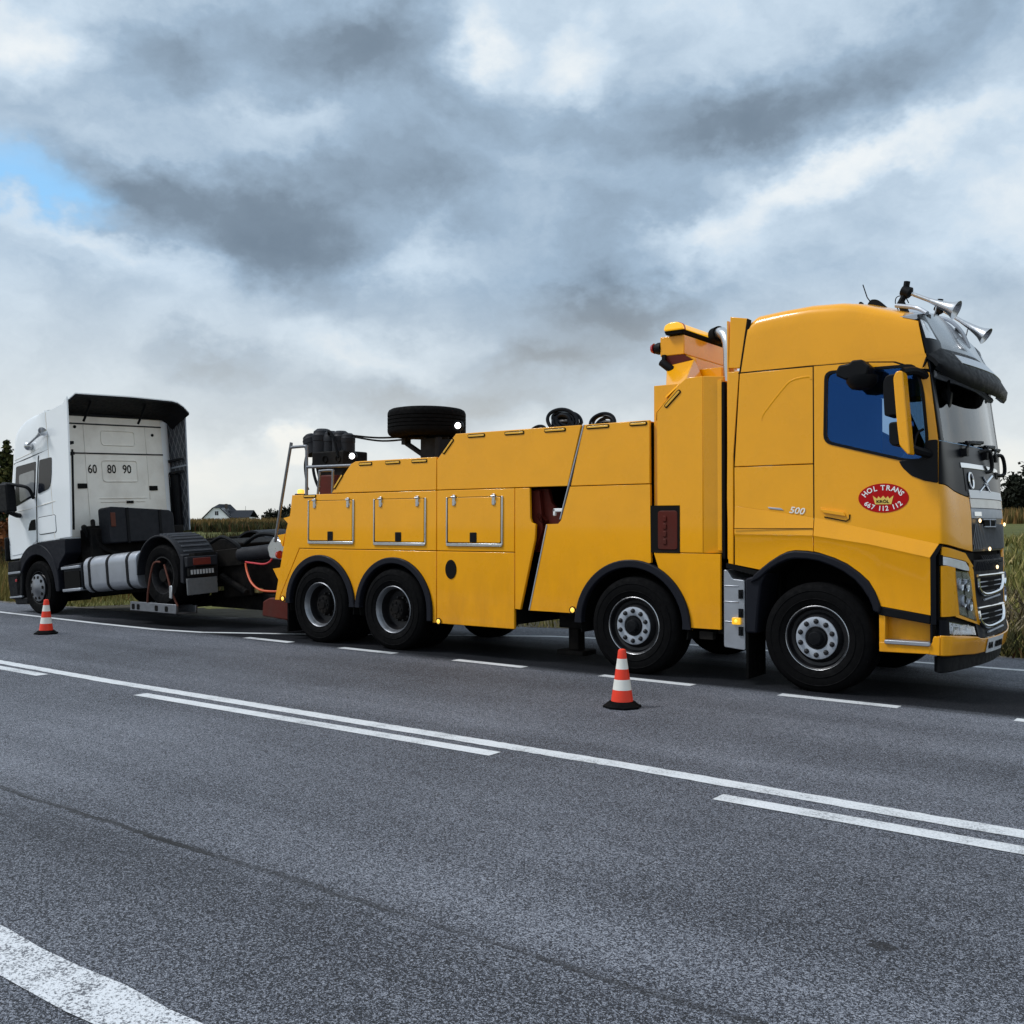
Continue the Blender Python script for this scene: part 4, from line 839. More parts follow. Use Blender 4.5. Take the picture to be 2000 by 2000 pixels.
# underlift: red housing, beam, cross bar and wheel cradle
obj('underlift_housing', MB().prism(roundpoly([(-8.42, .26), (-8.40, .48), (-8.25, .54), (-7.7, .54), (-7.6, .3), (-7.75, .22)], .03), .25, 1.9), 'red', truck, .02)
ub = MB(); ub.box(-10.75, -8.0, 1.08, 1.42, .24, .50); ub.box(-10.2, -8.2, 1.9, 2.3, .2, .75); ub.box(-9.0, -8.3, 1.0, 1.5, .22, .5); ub.box(-8.6, -8.45, .9, 1.0, .2, 1.2); ub.tube([(-8.3, .7, .55), (-8.45, .7, 1.15)], .05); ub.box(-10.95, -10.72, .2, 2.3, .25, .42)  # includes a far-side box added to darken the area beneath
obj('underlift_beam', ub, 'frame', truck, .015)
cr_ = MB(); cr_.box(-11.45, -10.20, .02, .07, .20, .36); cr_.box(-11.45, -10.20, .02, .42, .20, .225); cr_.box(-11.45, -10.20, .38, .42, .20, .33)
cr_ = obj('wheel_cradle', cr_, 'dullsteel', truck, .006)
for x in (-11.36, -11.22, -10.72, -10.45): obj('cradle_hole', MB().prism(rrect(x-.035, x+.035, .235, .325, .02), .012, .022), 'void', cr_)
obj('coupling_pad', MB().box(-9.95, -9.35, .95, 1.05, .52, .60), mat('dull_yellow', (.22, .17, .06), .8, var=.4, vscale=9), truck, .02)
# ================================================================== WHITE TRACTOR UNIT (rear wheels lifted, front wheels on the ground)
TH = 5.0
trac = thing('tractor_truck', 'white tractor unit with black air deflectors and numbers on its cab back, hitched tail first', 'truck', (-14.37, 0.03, .475), (R(2.2), R(-TH), 0))
def tp(name, mb, m, parent=None, bevel=0, angle=38, loc=None): return obj(name, mb, m, parent or trac, bevel, angle, loc)
prof = [(.82, -.93), (1.0, -.925), (1.25, -.905), (1.378, -.88), (1.47, -.79), (1.7, -.725), (2.0, -.645), (2.275, -.565), (2.5, -.52), (2.627, -.48), (2.75, -.43), (2.869, -.35), (2.96, -.22), (3.03, -.05), (3.064, .06), (3.10, .30), (3.125, .60), (3.14, .9)]
rows = []
for z, xf in prof:
    s = max(0, (z-2.75)/.39); ins = .012*s*s; rr = min(.22, .22)
    half = [(.84, ins+.32), (.825, ins+.19), (.76, ins+.07), (.66, ins), (.45 if xf < .3 else (min(xf, .6)+.66)/2, ins), (min(xf+.06, .64), ins), (min(xf-.03, .6), ins+.012), (xf-.10, ins+.06), (xf-.17, ins+.17), (xf-.23, ins+.4), (xf-.27, 1.25)]
    half = [(max(-1.25, min(x, .84)), y) for x, y in half]
    r = [(x, y, z) for x, y in half]+[(x, 2.5-y, z) for x, y in half[::-1][1:]]; rows.append(r)
mb = MB().grid(rows); k = len(rows[0])
for i in range(len(rows)-1): mb.f.append((i*k+k-1, i*k, (i+1)*k, (i+1)*k+k-1))
mb.f.append(tuple(range(k))); mb.f.append(tuple(range(len(rows)*k-1, (len(rows)-1)*k-1, -1)))
tp('cab', mb, 'white', angle=50)
tp('cab_front_lower', MB().prism(roundpoly([(-.93, .57), (-.40, .575), (-.25, .66), (-.076, .776), (.073, .812), (.84, .812), (.84, .84), (-.93, .84)], .03), .0, 2.5), 'white', bevel=.02)
# seams, windows and door furniture on the near side
def tside(name, poly, m, y0=-.006, y1=.004, bev=0, parent=None): return tp(name, MB().prism(poly, y0, y1), m, parent, bev)
dr = tside('cab_door', roundpoly([(-.70, 1.50), (-.57, 2.05), (-.50, 2.33), (.34, 2.37), (.165, 1.6), (.075, .84), (-.06, .80), (-.30, .66), (-.86, .64), (-.86, 1.40)], .05), 'white', -.010, .01, .004)
tp('door_gap', MB().tube([(.355, -.004, 2.37), (.175, -.006, 1.6), (.085, -.006, .82)], .008, 5), 'ink'); tp('roof_seam', MB().tube([(-.53, -.002, 2.325), (-.2, -.004, 2.355), (.5, .006, 2.42), (.9, .012, 2.47)], .009, 5), 'greyplastic')
tp('roof_crease', MB().tube([(-.5, -.0, 2.39), (.0, .002, 2.44), (.55, .008, 2.52)], .008, 5), 'cream')
wn_ = tside('window', roundpoly([(-.445, 2.262), (.27, 2.275), (.15, 1.665), (-.615, 1.525)], .04), 'darkglass', -.014, -.004)
tside('window_reflection_patch', roundpoly([(-.36, 2.1), (.20, 2.13), (.11, 1.70), (-.40, 1.60)], .06), mat('grey_reflection_glass', (.20, .21, .22), .15, 0, .5, .5, .5, 3), -.017, -.012, parent=wn_)  # grey patch coloured in as the paler reflection in the window
tside('quarter_window', roundpoly([(-.445, 2.05), (-.30, 2.08), (-.36, 1.64), (-.60, 1.55)], .03), 'lens', -.0185, -.0165, parent=wn_) if False else None
tside('sleeper_window', roundpoly([(.385, 2.285), (.795, 2.285), (.75, 1.98), (.69, 1.80), (.60, 1.735), (.245, 1.685)], .04), 'darkglass', -.012, .004)
tside('door_handle', roundpoly([(-.042, 1.236), (.10, 1.24), (.088, 1.045), (-.178, 1.055), (-.12, 1.17)], .02), 'ink', -.016, .0)
lk = tside('side_locker', rrect(.19, .765, .955, 1.255, .04), 'white', -.012, .01, .004); tside('locker_seam', rrect(.178, .777, .943, 1.267, .045), 'greyplastic', -.0035, .006, parent=lk)
tp('side_crease', MB().tube([(-.84, -.008, 1.43), (.02, -.008, 1.452)], .008, 5).tube([(.1, -.004, 1.46), (.80, -.002, 1.50)], .008, 5), 'cream')
tp('trumpet_horn', MB().lathe([(.018, 0), (.022, .35), (.035, .48), (.06, .56), (.085, .60), (.08, .60), (0, .5)], 'x', 18, T=Matrix.Translation((.14, -.09, 2.575)) @ Matrix.Rotation(R(-17), 4, 'Y')).ball((.13, -.05, 2.57), .08, 8), 'steel')
tp('mirror', MB().prism(roundpoly([(-.55, 1.95), (-.16, 1.93), (-.14, 1.40), (-.50, 1.43)], .06), -.38, -.20), 'plastic', bevel=.03)
tp('mirror_arm', MB().tube(smooth([(-.45, -.28, 1.95), (-.1, -.24, 1.89), (.16, -.14, 1.80), (.12, -.03, 1.62)]), .03).tube(smooth([(-.3, -.28, 1.42), (-.35, -.12, 1.36), (-.45, .0, 1.36)]), .045), 'plastic')
tp('front_shield', MB().prism(roundpoly([(-1.02, .55), (-.96, .55), (-.93, .95), (-.96, 1.0), (-1.0, .98)], .03), -.06, .2), 'plastic', bevel=.02)
bp = MB().prism(roundpoly([(-1.0, .54), (-.50, .54), (-.52, .1), (-.58, -.18), (-1.0, -.16), (-1.05, .2)], .04), -.02, 2.5); bp.prism([(-.90, -.16), (-.42, -.16), (-.42, -.28), (-.85, -.27)], .0, 2.4)
bp = tp('bumper', bp, 'plastic', bevel=.02)
for z0, z1, m in ((.30, .34, 'alu'), (-.145, -.115, 'alu'), (.26, .285, 'ink')): tp('bumper_trim', MB().box(-1.0, -.56, -.03, .02, z0, z1), m, bp, .006)
tp('side_lamp', MB().box(-.76, -.70, -.03, .0, .15, .20), 'redlens', bp, .006)
# front wheel arch, front wheel
A0 = arc(0, .0, .60, 172, 12, 26); A1 = arc(0, .06, .735, 172, 6, 26)
fw_ = tp('wheel_arch', MB().prism([(-.62, -.1)]+A0+[(.62, -.1), (.74, -.1)]+A1[::-1]+[(-.74, -.1)], -.02, .10), 'trim', bevel=.015)
tp('mudguard_panel', MB().prism(roundpoly([(.10, .70), (.12, .805), (1.02, .80), (1.0, .55), (.80, .40), (.70, .25), (.5, .55)], .03), -.005, .3), 'trim', bevel=.015)
m = MB(); m.shell([[(x, y, z) for x, z in arc(0, 0, .62, 185, -5, 20)] for y in (.06, .6)], lambda p: (p[0]*1.02, p[1], p[2]*1.02)); m.box(-.7, .7, .58, .6, -.3, .7); tp('wheelhouse', m, 'void', fw_)
def rimholes(): 
    m = MB().lathe([(.235, .0), (.245, -.03), (.20, -.05), (.12, -.06), (.10, -.075), (0, -.08)], 'y', 40)
    return m
wl = tp('wheel', MB().lathe([(.292, .02), (.30, -.008), (.29, -.006), (.27, .05), (.24, .02), (.0, .02)], 'y', 48), 'rim', loc=(0, .02, 0))
obj('tyre', tyre_mb(.49, .31), 'rubber', wl); obj('wheel_disc', rimholes(), 'dullsteel', wl)
for i in range(10):
    a = 2*math.pi*i/10; o = MB().lathe([(0, -.056), (.032, -.056), (.032, -.03)], 'y', 12)
    if i == 0: h0 = obj('disc_hole', o, 'void', wl, loc=(.19*math.cos(a), .002, .19*math.sin(a)))
    else: h = h0.copy(); COL.objects.link(h); h.parent = wl; h.location = (.19*math.cos(a), .002, .19*math.sin(a))
o = tp('far_wheel', tyre_mb(.49, .31), 'rubber', loc=(0, 2.1, 0))
# steps behind the front wheel
st = MB().prism([(.84, .34), (1.44, .36), (1.42, -.12), (.90, -.14)], .02, .5); st = tp('step_box', st, 'greyplastic', bevel=.015)
for z0 in (.29, -.10): tp('step_tread', MB().box(.84, 1.42, -.02, .12, z0-.02, z0+.03), 'alu', st, .01)
tp('step_opening', MB().prism(rrect(.90, 1.40, -.06, .23, .03), -.003, .03), 'void', st)
# fuel tank with three black bands
tz0, tz1 = -.175, .445
tk = tp('fuel_tank', MB().prism(rrect(.03, .68, tz0, tz1, .16, 8), 1.47, 3.05, axis='x'), 'alu', bevel=.02)
for x in (1.66, 2.21, 2.80): tp('tank_band', MB().prism(rrect(.022, .688, tz0-.008, tz1+.008, .165, 8), x-.035, x+.035, axis='x'), 'plastic', tk, .004)
tp('tank_end', MB().prism(rrect(.10, .62, tz0+.06, tz1-.05, .12, 6), 1.44, 1.47, axis='x'), 'frame', tk)
# chassis, tank and gearbox behind the cab
ch = MB()
for y in (.80, 1.62): ch.box(-.5, 4.85, y, y+.08, .05, .33)
ch.box(4.75, 4.85, .8, 1.7, .05, .33); ch.box(.2, 1.0, .4, 2.1, .35, .8); ch.lathe([(.10, .25), (.10, 2.3)], 'y', 12, c=(3.73, 0, 0)); ch.box(3.4, 4.1, .9, 1.6, -.22, .22); ch.box(1.0, 1.35, .3, 2.2, .3, .95)
ch.box(4.2, 4.9, .85, 1.6, -.45, .1); ch.tube([(4.3, .75, -.1), (4.9, .75, -.4)], .06)
tp('chassis', ch, 'frame', bevel=.01)
tp('underbody_shade_box', MB().box(.9, 3.0, 1.75, 2.42, -.28, .6).box(1.2, 2.9, .9, 1.6, -.25, .1), 'frame', bevel=.02)  # added dark boxes standing in for the shade under the tractor
at = tp('air_tank', MB().prism(roundpoly([(.50, .66), (.50, 1.28), (.55, 1.31), (1.75, 1.22), (1.82, 1.15), (1.82, .72), (1.7, .66)], .06), 1.28, 1.62, axis='x'), 'greyplastic', bevel=.02)
for y in (.86, 1.52): tp('tank_band', MB().prism(roundpoly([(y-.025, .65), (y-.025, 1.31-(y-.5)*.075), (y+.025, 1.31-(y-.5)*.075), (y+.025, .65)], .01), 1.27, 1.635, axis='x'), 'plastic', at)
tp('amber_lamp', MB().box(1.615, 1.64, .53, .62, .95, 1.20), 'straps', at, .01)
tp('hose_bundle', MB().tube(smooth([(1.1, .5, 1.1), (1.3, .4, .9), (1.35, .5, .6), (1.5, .8, .45)]), .04).tube(smooth([(1.05, .35, 1.0), (1.2, .32, .9), (1.22, .4, .65)]), .05).box(1.05, 1.3, .30, .55, .62, 1.0), 'frame')
fh = MB(); fh.prism(roundpoly([(3.1, .42), (3.2, .52), (4.3, .50), (4.75, .40), (4.7, .33), (3.1, .33)], .03), .85, 1.65); tp('fifth_wheel', fh, 'frame', bevel=.02)
# rear mudguards, wheels
def mudguard(y0, y1):
    P = arc(3.73, .02, .63, 178, 8, 26); m = MB().shell([[(x, y, z) for x, z in P] for y in (y0, y0+.04, y1-.04, y1)], lambda p: (3.73+(p[0]-3.73)*.95, p[1], .02+(p[2]-.02)*.95)); return m
mg = tp('mudguard', mudguard(.0, .66), 'greyplastic', bevel=.01)
m = MB()
for i in range(11):
    a = R(112-i*9); c = Vector((3.73+.635*math.cos(a), 0, .02+.635*math.sin(a))); t = Vector((math.sin(a), 0, -math.cos(a))); m.tube([c+Vector((0, .10, 0)), c+Vector((0, .62, 0))], .018, 5)
tp('mudguard_rib', m, mat('dusty_plastic', (.075, .080, .092), .7, 0, .3, 0, .4, 9), mg)
m = MB().prism([(4.32, .30), (4.40, .28), (4.36, -.16), (4.28, -.14)], -.01, .64); tp('mudguard_flap', m, 'greyplastic', mg, .01)
tp('mudguard', mudguard(1.84, 2.5), 'greyplastic')
rl = tp('tail_lamp', MB().box(4.52, 4.60, -.08, .47, .09, .245), 'greyplastic', bevel=.012); tp('lens', MB().box(4.595, 4.61, .02, .34, .11, .22), mat('dull_red_lens', (.12, .014, .01), .35, var=.4, vscale=14), rl, .005)
pl = tp('number_plate', MB().box(4.54, 4.60, -.06, .44, -.055, .065), 'ink', bevel=.006)
m = MB()
for i in range(8):
    y = -.02+i*.055; m.box(4.60, 4.606, y-.018, y+.018, -.03, .04)
m2_ = tp('plate_stroke', m, mat('worn_stroke', (.35, .36, .37), .6, var=.5, vscale=60), pl)
tp('mudflap', MB().box(4.55, 4.59, -.10, .45, -.345, -.09), mat('dusty_rubber', (.09, .095, .10), .7, var=.3, vscale=12), bevel=.008)
tp('lamp_bracket', MB().box(4.40, 4.54, .1, .5, .0, .3), 'frame')
w2 = tp('wheel', MB().lathe([(.292, .03), (.303, -.002), (.286, -.002), (.262, .06), (.240, .165), (.0, .178)], 'y', 48), 'rim', loc=(3.73, .06, 0))
obj('tyre', tyre_mb(.50, .30), 'rubber', w2); obj('hub', MB().lathe([(.17, .17), (.16, .10), (.12, .08), (.10, .0), (0, -.01)], 'y', 24), 'frame', w2)
for y in (.40, 1.80, 2.13): tp('far_wheel', tyre_mb(.50, .30), 'rubber', loc=(3.73, y, 0))
# rear air tank
tp('rear_air_tank', MB().prism(rrect(.55, 1.0, .10, .32, .10, 6), 4.95, 6.0, axis='x'), 'greyplastic', bevel=.02)
tp('rear_cable', MB().tube(smooth([(4.3, .6, .45), (4.6, .6, .52), (4.9, .6, .40), (5.0, .62, .3)]), .03).tube(smooth([(4.9, .8, .38), (5.3, .8, .50), (5.8, .8, .42), (6.0, .8, .32)]), .035), 'plastic')
# back wall of the cab: pressed panels, seams, numbers, vents
bw = tp('back_wall', MB().prism(rrect(.22, 2.22, .84, 3.12, .05), .83, .845, axis='x'), 'cream', bevel=.004)
bx = .846
def rim_rect(y0, y1, z0, z1, r=.06):
    P = [(bx+.004, y, z) for y, z in rrect(y0, y1, z0, z1, r)]; return MB().tube(P+[P[0]], .012, 6, caps=False)
for q in ((.94, 1.63, 2.52, 2.79), (.92, 1.64, 1.84, 2.235)): tp('pressed_frame', rim_rect(*q), 'cream', bw)
for z in (2.36, 2.90): tp('wall_seam', MB().box(bx, bx+.012, .22, 2.22, z-.012, z+.012), 'greyplastic', bw)
for q in ((.60, .62, .9, 2.34), (1.86, 1.88, 1.5, 2.34), (.60, .62, 2.38, 2.88), (1.86, 1.88, 2.38, 2.88), (.82, 1.80, 1.52, 1.535), (.84, 1.75, 1.455, 1.467)): tp('wall_rib', MB().box(bx, bx+.012, *q), 'cream', bw, .005)
for y, z in ((.50, 1.76), (1.95, 1.71)): tp('wall_vent', MB().box(bx, bx+.02, y-.09, y+.09, z-.045, z+.045), 'ink', bw, .006)
tp('wall_vent', MB().box(bx, bx+.02, 1.36, 1.50, 1.43, 1.475), 'ink', bw); 
for y, z in ((.44, 2.84), (2.02, 2.74)): tp('wall_bolt', MB().ball((bx, y, z), .03, 6), 'ink', bw)
for t, y in (('60', .72), ('80', 1.105), ('90', 1.42)): tp('speed_number', letters(MB(), t, .225, (bx+.006, y, 2.065), BACK, .01, 0, .82), 'ink', bw)
# side fairings and roof air deflector
tp('side_fairing', MB().prism([(.70, .83), (1.215, .83), (1.30, 1.6), (1.38, 2.6), (1.42, 3.27), (1.27, 3.165), (.70, 3.105)], -.003, .03), 'white', bevel=.006)
tp('fairing_gap', MB().box(.685, .70, -.006, .02, .84, 3.1), 'cream'); tp('fairing_edge', MB().prism([(1.20, .95), (1.215, .95), (1.365, 2.35), (1.35, 2.35)], .05, .085), 'plastic')
for z in (2.47, 2.28): tp('fairing_stay', MB().box(.86, 1.37, .04, .10, z-.025, z+.025), 'plastic')
q = bpy.data.materials.new('quilted_black'); q.use_nodes = True; n = NT(q.node_tree); p = n.n['Principled BSDF']; p.inputs['Roughness'].default_value = .5
co = n.node('ShaderNodeTexCoord').outputs['Object']; sx = n.node('ShaderNodeSeparateXYZ'); n.inp(sx, 0, co)
def stripe(sgn):
    u = n.math('ADD', n.math('MULTIPLY', sx.outputs[0], 2.2), n.math('MULTIPLY', sx.outputs[2], sgn)); fr_ = n.math('FRACT', n.math('MULTIPLY', u, 3.4)); return n.math('LESS_THAN', n.math('ABSOLUTE', n.math('SUBTRACT', fr_, .5)), .06)
ln = n.math('MAXIMUM', stripe(1), stripe(-1)); n.inp(p, 'Base Color', n.mix(ln, (.042, .046, .056), (.20, .205, .22)))
b = n.node('ShaderNodeBump'); b.inputs['Strength'].default_value = .6; n.inp(b, 'Height', ln); n.inp(p, 'Normal', b.outputs[0])
tp('side_fairing', MB().prism([(.50, .86), (1.147, .858), (1.304, 3.20), (1.2, 3.20), (.75, 3.12), (.50, 3.0)], 2.47, 2.50), q, bevel=.006)
for z in (2.24, 2.0): tp('fairing_stay', MB().box(.60, 1.20, 2.36, 2.42, z-.022, z+.022), 'plastic')
tp('grab_pole', MB().tube([(.78, 2.34, 2.0), (.82, 2.34, .95)], .03), 'plastic'); tp('intake_duct', MB().prism(roundpoly([(.66, .95), (.70, 1.98), (1.02, 1.98), (1.0, .95)], .05), 2.38, 2.46), 'plastic', bevel=.02)
tp('fairing_edge', MB().tube([(1.15, 2.48, .86), (1.306, 2.48, 3.18)], .014, 6), 'silver'); tp('fairing_trim', MB().box(.75, 1.26, 2.455, 2.468, 2.10, 2.13), 'silver')
rows = []
for i in range(7):
    x = .88+i*.57/6; r = []
    for j in range(21):
        y = .0+2.44*j/20; e = min(y, 2.44-y); zt = 3.13+.21*(i/6)**.8+.02*(1-abs(j-10)/10)-.02*j/20
        zt -= .10*max(0, 1-y/.12)**2+.20*max(0, 1-(2.44-y)/.36)**2; r.append((x, y+.03, zt))
    rows.append(r)
sp_ = tp('roof_deflector', MB().shell(rows, lambda p: (p[0], p[1], p[2]-.02)), 'white', angle=60)
tp('deflector_lining', MB().shell([[(p[0]+.005, p[1]+(.012 if p[1] < 1 else -.012), p[2]-.024) for p in r] for r in rows], lambda p: (p[0], p[1], p[2]-.03)), 'plastic', sp_, angle=60)
tp('deflector_lining', MB().box(.846, .87, .25, 2.30, 3.04, 3.20).box(.82, .88, .10, 2.40, 3.11, 3.17), 'plastic', sp_)
for y in (.52, 1.62): tp('deflector_stay', MB().tube([(1.02, y, 2.92), (1.10, y, 3.0), (1.30, y, 3.24)], .022), 'plastic', sp_)
# straps that hold the lifted wheel in the cradle, hung between the two trucks
for pts in (((-10.98, .03, .36), (-10.90, .0, .62), (-10.78, .0, .98), (-10.62, .02, 1.02)), ((-10.12, .0, .34), (-10.25, -.02, .55), (-10.38, -.01, .80), (-10.50, .01, .98)),):
    o = obj('lashing_strap', MB().tube(smooth(pts), (.016), 6), 'straps', None); tag(o, 'dirty orange lashing strap on the '+('cab side' if pts[0][0] < -10.5 else 'tow truck side')+' of the lifted wheel', 'strap', 'straps round the lifted wheel')
o = obj('ratchet', MB().box(-10.27, -10.20, -.06, -.03, .46, .66), 'steel', None, .01); tag(o, 'bright steel ratchet buckle on the strap beside the lifted wheel', 'ratchet')
hs = obj('air_hose', MB().tube(smooth([(-9.05, .45, 1.02), (-8.98, .42, .90), (-8.80, .36, .74), (-8.55, .32, .64), (-8.2, .30, .63), (-7.9, .3, .66)]), .016, 8), 'hose'); tag(hs, 'orange air hose sagging between the white tractor and the tow truck', 'hose')
hs = obj('air_hose', MB().tube(smooth([(-9.05, .45, 1.04), (-8.85, .42, 1.03), (-8.60, .45, 1.02), (-8.5, .5, 1.10), (-8.48, .5, 1.3)]), .014, 8), 'redhose'); tag(hs, 'red air hose looping up to the steel shroud of the tow truck', 'hose')
# coiled hoses lying on the tow truck body
def coil(x, y, z, r, tilt, n, lab, rt):
    m = MB(); path = []
    for i in range(n*20):
        a = 2*math.pi*i/20; rr = r*(1-.8*((i//20*7) % n)/n)*(1+.10*math.sin(i*.7+i//20)); path.append((x+rr*math.cos(a), y+.25*rr*math.sin(a*1.0+.3)+.012*(i//20), z+rr*.62*math.sin(a)+rr*.45*math.cos(a)*tilt+.03*math.sin(i*.31+(i//20))))
    m.tube(smooth(path, 2), rt, 6); o = obj('hose_coil', m, 'gloss'); tag(o, lab, 'hose coil', 'hose coils on the tow truck roof')
coil(-3.28, .55, 2.84, .19, -.75, 11, 'taller coil of glossy black hose resting on the yellow body edge', .022)
coil(-2.72, .55, 2.78, .15, -.35, 6, 'low coil of glossy black hose nearest the tower on the yellow body', .018)
coil(-3.62, .5, 2.70, .12, 0, 3, 'small black hose coil barely showing above the yellow body edge', .016)

# ================================================================== TRAFFIC CONES
def cone(loc, lab, rz):
    c = thing('traffic_cone', lab, 'cone', loc, (0, 0, rz), 'traffic cones along the bay')
    rad = lambda z: .098-(z-.05)*.148 if z < .47 else .034
    def band(z0, z1, m, nm, top=False):
        prof = [(rad(z0), z0), (rad(z1), z1)]
        if top: prof = [(rad(z0), z0), (.036, .485), (.030, .502), (.018, .508), (.0, .509)]
        return obj(nm, MB().lathe(prof, 'z', 32), m, c)
    band(.05, .155, 'conered', 'red_band'); band(.155, .245, 'conewhite', 'reflective_band'); band(.245, .335, 'conered', 'red_band'); band(.335, .425, 'conewhite', 'reflective_band'); band(.425, .5, 'conered', 'cone_tip', True)
    b = MB(); b.prism([(.17*math.cos(R(45*i+22.5)), .17*math.sin(R(45*i+22.5))) for i in range(8)], .0, .022, axis='z'); b.lathe([(.150, .022), (.118, .05), (.10, .058), (.09, .055)], 'z', 32)
    obj('base', b, 'rubber', c, .006)
cone((-1.083, -1.80, .0), 'striped cone in front of the second axle with a red and white body', .3)
cone((-10.96, -1.66, .0), 'striped cone standing before the white tractor by the lay-by line', .1)

# ================================================================== ROAD
def sheet(x0, x1, y0, y1, z): return [(x0, y0, z), (x1, y0, z), (x1, y1, z), (x0, y1, z)]
am = bpy.data.materials.new('asphalt'); am.use_nodes = True; n = NT(am.node_tree); p = n.n['Principled BSDF']; co = n.node('ShaderNodeTexCoord').outputs['Object']
st_ = n.node('ShaderNodeMapping'); n.inp(st_, 'Vector', co); st_.inputs['Scale'].default_value = (.07, 1.0, 1)
agg = n.node('ShaderNodeTexVoronoi', feature='F1'); n.inp(agg, 'Vector', co); agg.inputs['Scale'].default_value = 130
fine = n.noise(co, 250, 2, .7); grain = n.noise(co, 120, 3, .7)
g1 = n.math('ADD', n.math('MULTIPLY', n.math('SUBTRACT', fine, .5), 3.0), n.math('MULTIPLY', n.math('SUBTRACT', grain, .5), 2.1))
sc = n.node('ShaderNodeSeparateColor'); n.inp(sc, 0, agg.outputs['Color'])
g1 = n.math('ADD', g1, n.math('MULTIPLY', n.math('SUBTRACT', sc.outputs[0], .5), .75))
big = n.math('MULTIPLY', n.math('SUBTRACT', n.noise(co, .35, 4, .6), .5), .55); lanes = n.math('MULTIPLY', n.math('SUBTRACT', n.noise(st_.outputs[0], 1.1, 3, .5), .5), .85)
v = n.math('ADD', n.math('ADD', n.math('MULTIPLY', g1, .92), n.math('ADD', big, lanes)), .5, True)
xyz = n.node('ShaderNodeSeparateXYZ'); n.inp(xyz, 0, co); ox, oy = xyz.outputs[0], xyz.outputs[1]
wob = n.math('MULTIPLY', n.math('SUBTRACT', n.noise(co, 1.6, 4, .6), .5), .10)
rag = n.noise(co, 38, 4, .75); brk = n.noise(st_.outputs[0], 9, 3, .6)
dist = n.math('ABSOLUTE', n.math('ADD', n.math('ADD', oy, 6.385), wob))
seam = n.math('MULTIPLY', n.math('LESS_THAN', n.math('ADD', dist, n.math('MULTIPLY', rag, .085)), .064), n.ramp(brk, [(.36, .25), (.58, 1.0)]))
def spot(x, y, r):
    a = n.math('POWER', n.math('SUBTRACT', ox, x), 2); c = n.math('POWER', n.math('SUBTRACT', oy, y), 2); d = n.math('SQRT', n.math('ADD', n.math('MULTIPLY', a, .45), c))
    return n.math('LESS_THAN', n.math('ADD', d, n.math('MULTIPLY', rag, r*1.6)), r*1.45)
blots = n.math('MULTIPLY', n.math('MAXIMUM', spot(2.24, -5.54, .055), n.math('MULTIPLY', spot(.216, -6.56, .055), .6)), .75)
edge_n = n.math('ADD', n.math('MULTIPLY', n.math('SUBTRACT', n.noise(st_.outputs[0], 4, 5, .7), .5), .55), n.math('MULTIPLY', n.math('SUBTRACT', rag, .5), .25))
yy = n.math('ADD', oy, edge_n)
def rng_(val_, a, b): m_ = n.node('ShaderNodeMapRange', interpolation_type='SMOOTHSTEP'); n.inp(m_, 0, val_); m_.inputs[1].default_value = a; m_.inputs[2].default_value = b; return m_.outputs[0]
bay = n.math('MULTIPLY', n.math('MULTIPLY', rng_(yy, -.52, -.12), rng_(yy, 1.9, 1.0)), n.math('MULTIPLY', rng_(ox, -16, -11), rng_(n.math('ADD', ox, n.math('MULTIPLY', edge_n, 1.5)), 3.6, 1.6)))  # darker bay asphalt, with the under-truck shadow painted in
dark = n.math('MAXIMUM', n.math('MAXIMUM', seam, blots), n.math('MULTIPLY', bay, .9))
v = n.math('ADD', n.math('ADD', n.math('MULTIPLY', g1, 1.25), n.math('ADD', big, lanes)), .455, True)
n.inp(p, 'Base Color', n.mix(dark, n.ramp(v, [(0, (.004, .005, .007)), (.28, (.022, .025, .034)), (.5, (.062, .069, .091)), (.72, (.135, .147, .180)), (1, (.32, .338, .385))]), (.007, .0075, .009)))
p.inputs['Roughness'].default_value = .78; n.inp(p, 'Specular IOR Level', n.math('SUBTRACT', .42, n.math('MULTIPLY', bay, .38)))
b = n.node('ShaderNodeBump'); b.inputs['Strength'].default_value = .5; b.inputs['Distance'].default_value = .006; n.inp(b, 'Height', n.math('ADD', g1, n.math('MULTIPLY', agg.outputs[0], 1.5))); n.inp(p, 'Normal', b.outputs[0])
def edge(x): return float(np.interp(x, [-400, -16.5, -11.5, -4.5, 60, 400], [1.0, 1.05, 1.5, 3.85, 3.85, 3.85]))
xs_ = list(np.arange(-400, -40, 40))+list(np.arange(-40, 30, 1.5))+list(np.arange(30, 401, 40))
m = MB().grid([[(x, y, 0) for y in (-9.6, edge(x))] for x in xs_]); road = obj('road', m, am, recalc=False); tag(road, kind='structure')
mm = bpy.data.materials.new('road_paint'); mm.use_nodes = True; n = NT(mm.node_tree); p = n.n['Principled BSDF']; co = n.node('ShaderNodeTexCoord').outputs['Object']
wear = n.math('ADD', n.math('MULTIPLY', n.noise(co, 75, 4, .75), .7), n.math('MULTIPLY', n.noise(co, 2.2, 4, .6), .55))
cr = n.node('ShaderNodeTexVoronoi', feature='DISTANCE_TO_EDGE'); n.inp(cr, 'Vector', co); cr.inputs['Scale'].default_value = 28
crk = n.math('LESS_THAN', cr.outputs[0], .018)
wr = n.ramp(wear, [(.50, (.66, .68, .70)), (.68, (.55, .57, .59)), (.78, (.15, .16, .175))]); n.inp(p, 'Base Color', n.mix(n.math('MULTIPLY', crk, .45), wr, (.25, .26, .28))); p.inputs['Roughness'].default_value = .7
b = n.node('ShaderNodeBump'); b.inputs['Strength'].default_value = .4; b.inputs['Distance'].default_value = .004; n.inp(b, 'Height', wear); n.inp(p, 'Normal', b.outputs[0])
mo = bpy.data.materials.new('worn_edge_paint'); mo.use_nodes = True; n = NT(mo.node_tree); p = n.n['Principled BSDF']; co = n.node('ShaderNodeTexCoord').outputs['Object']
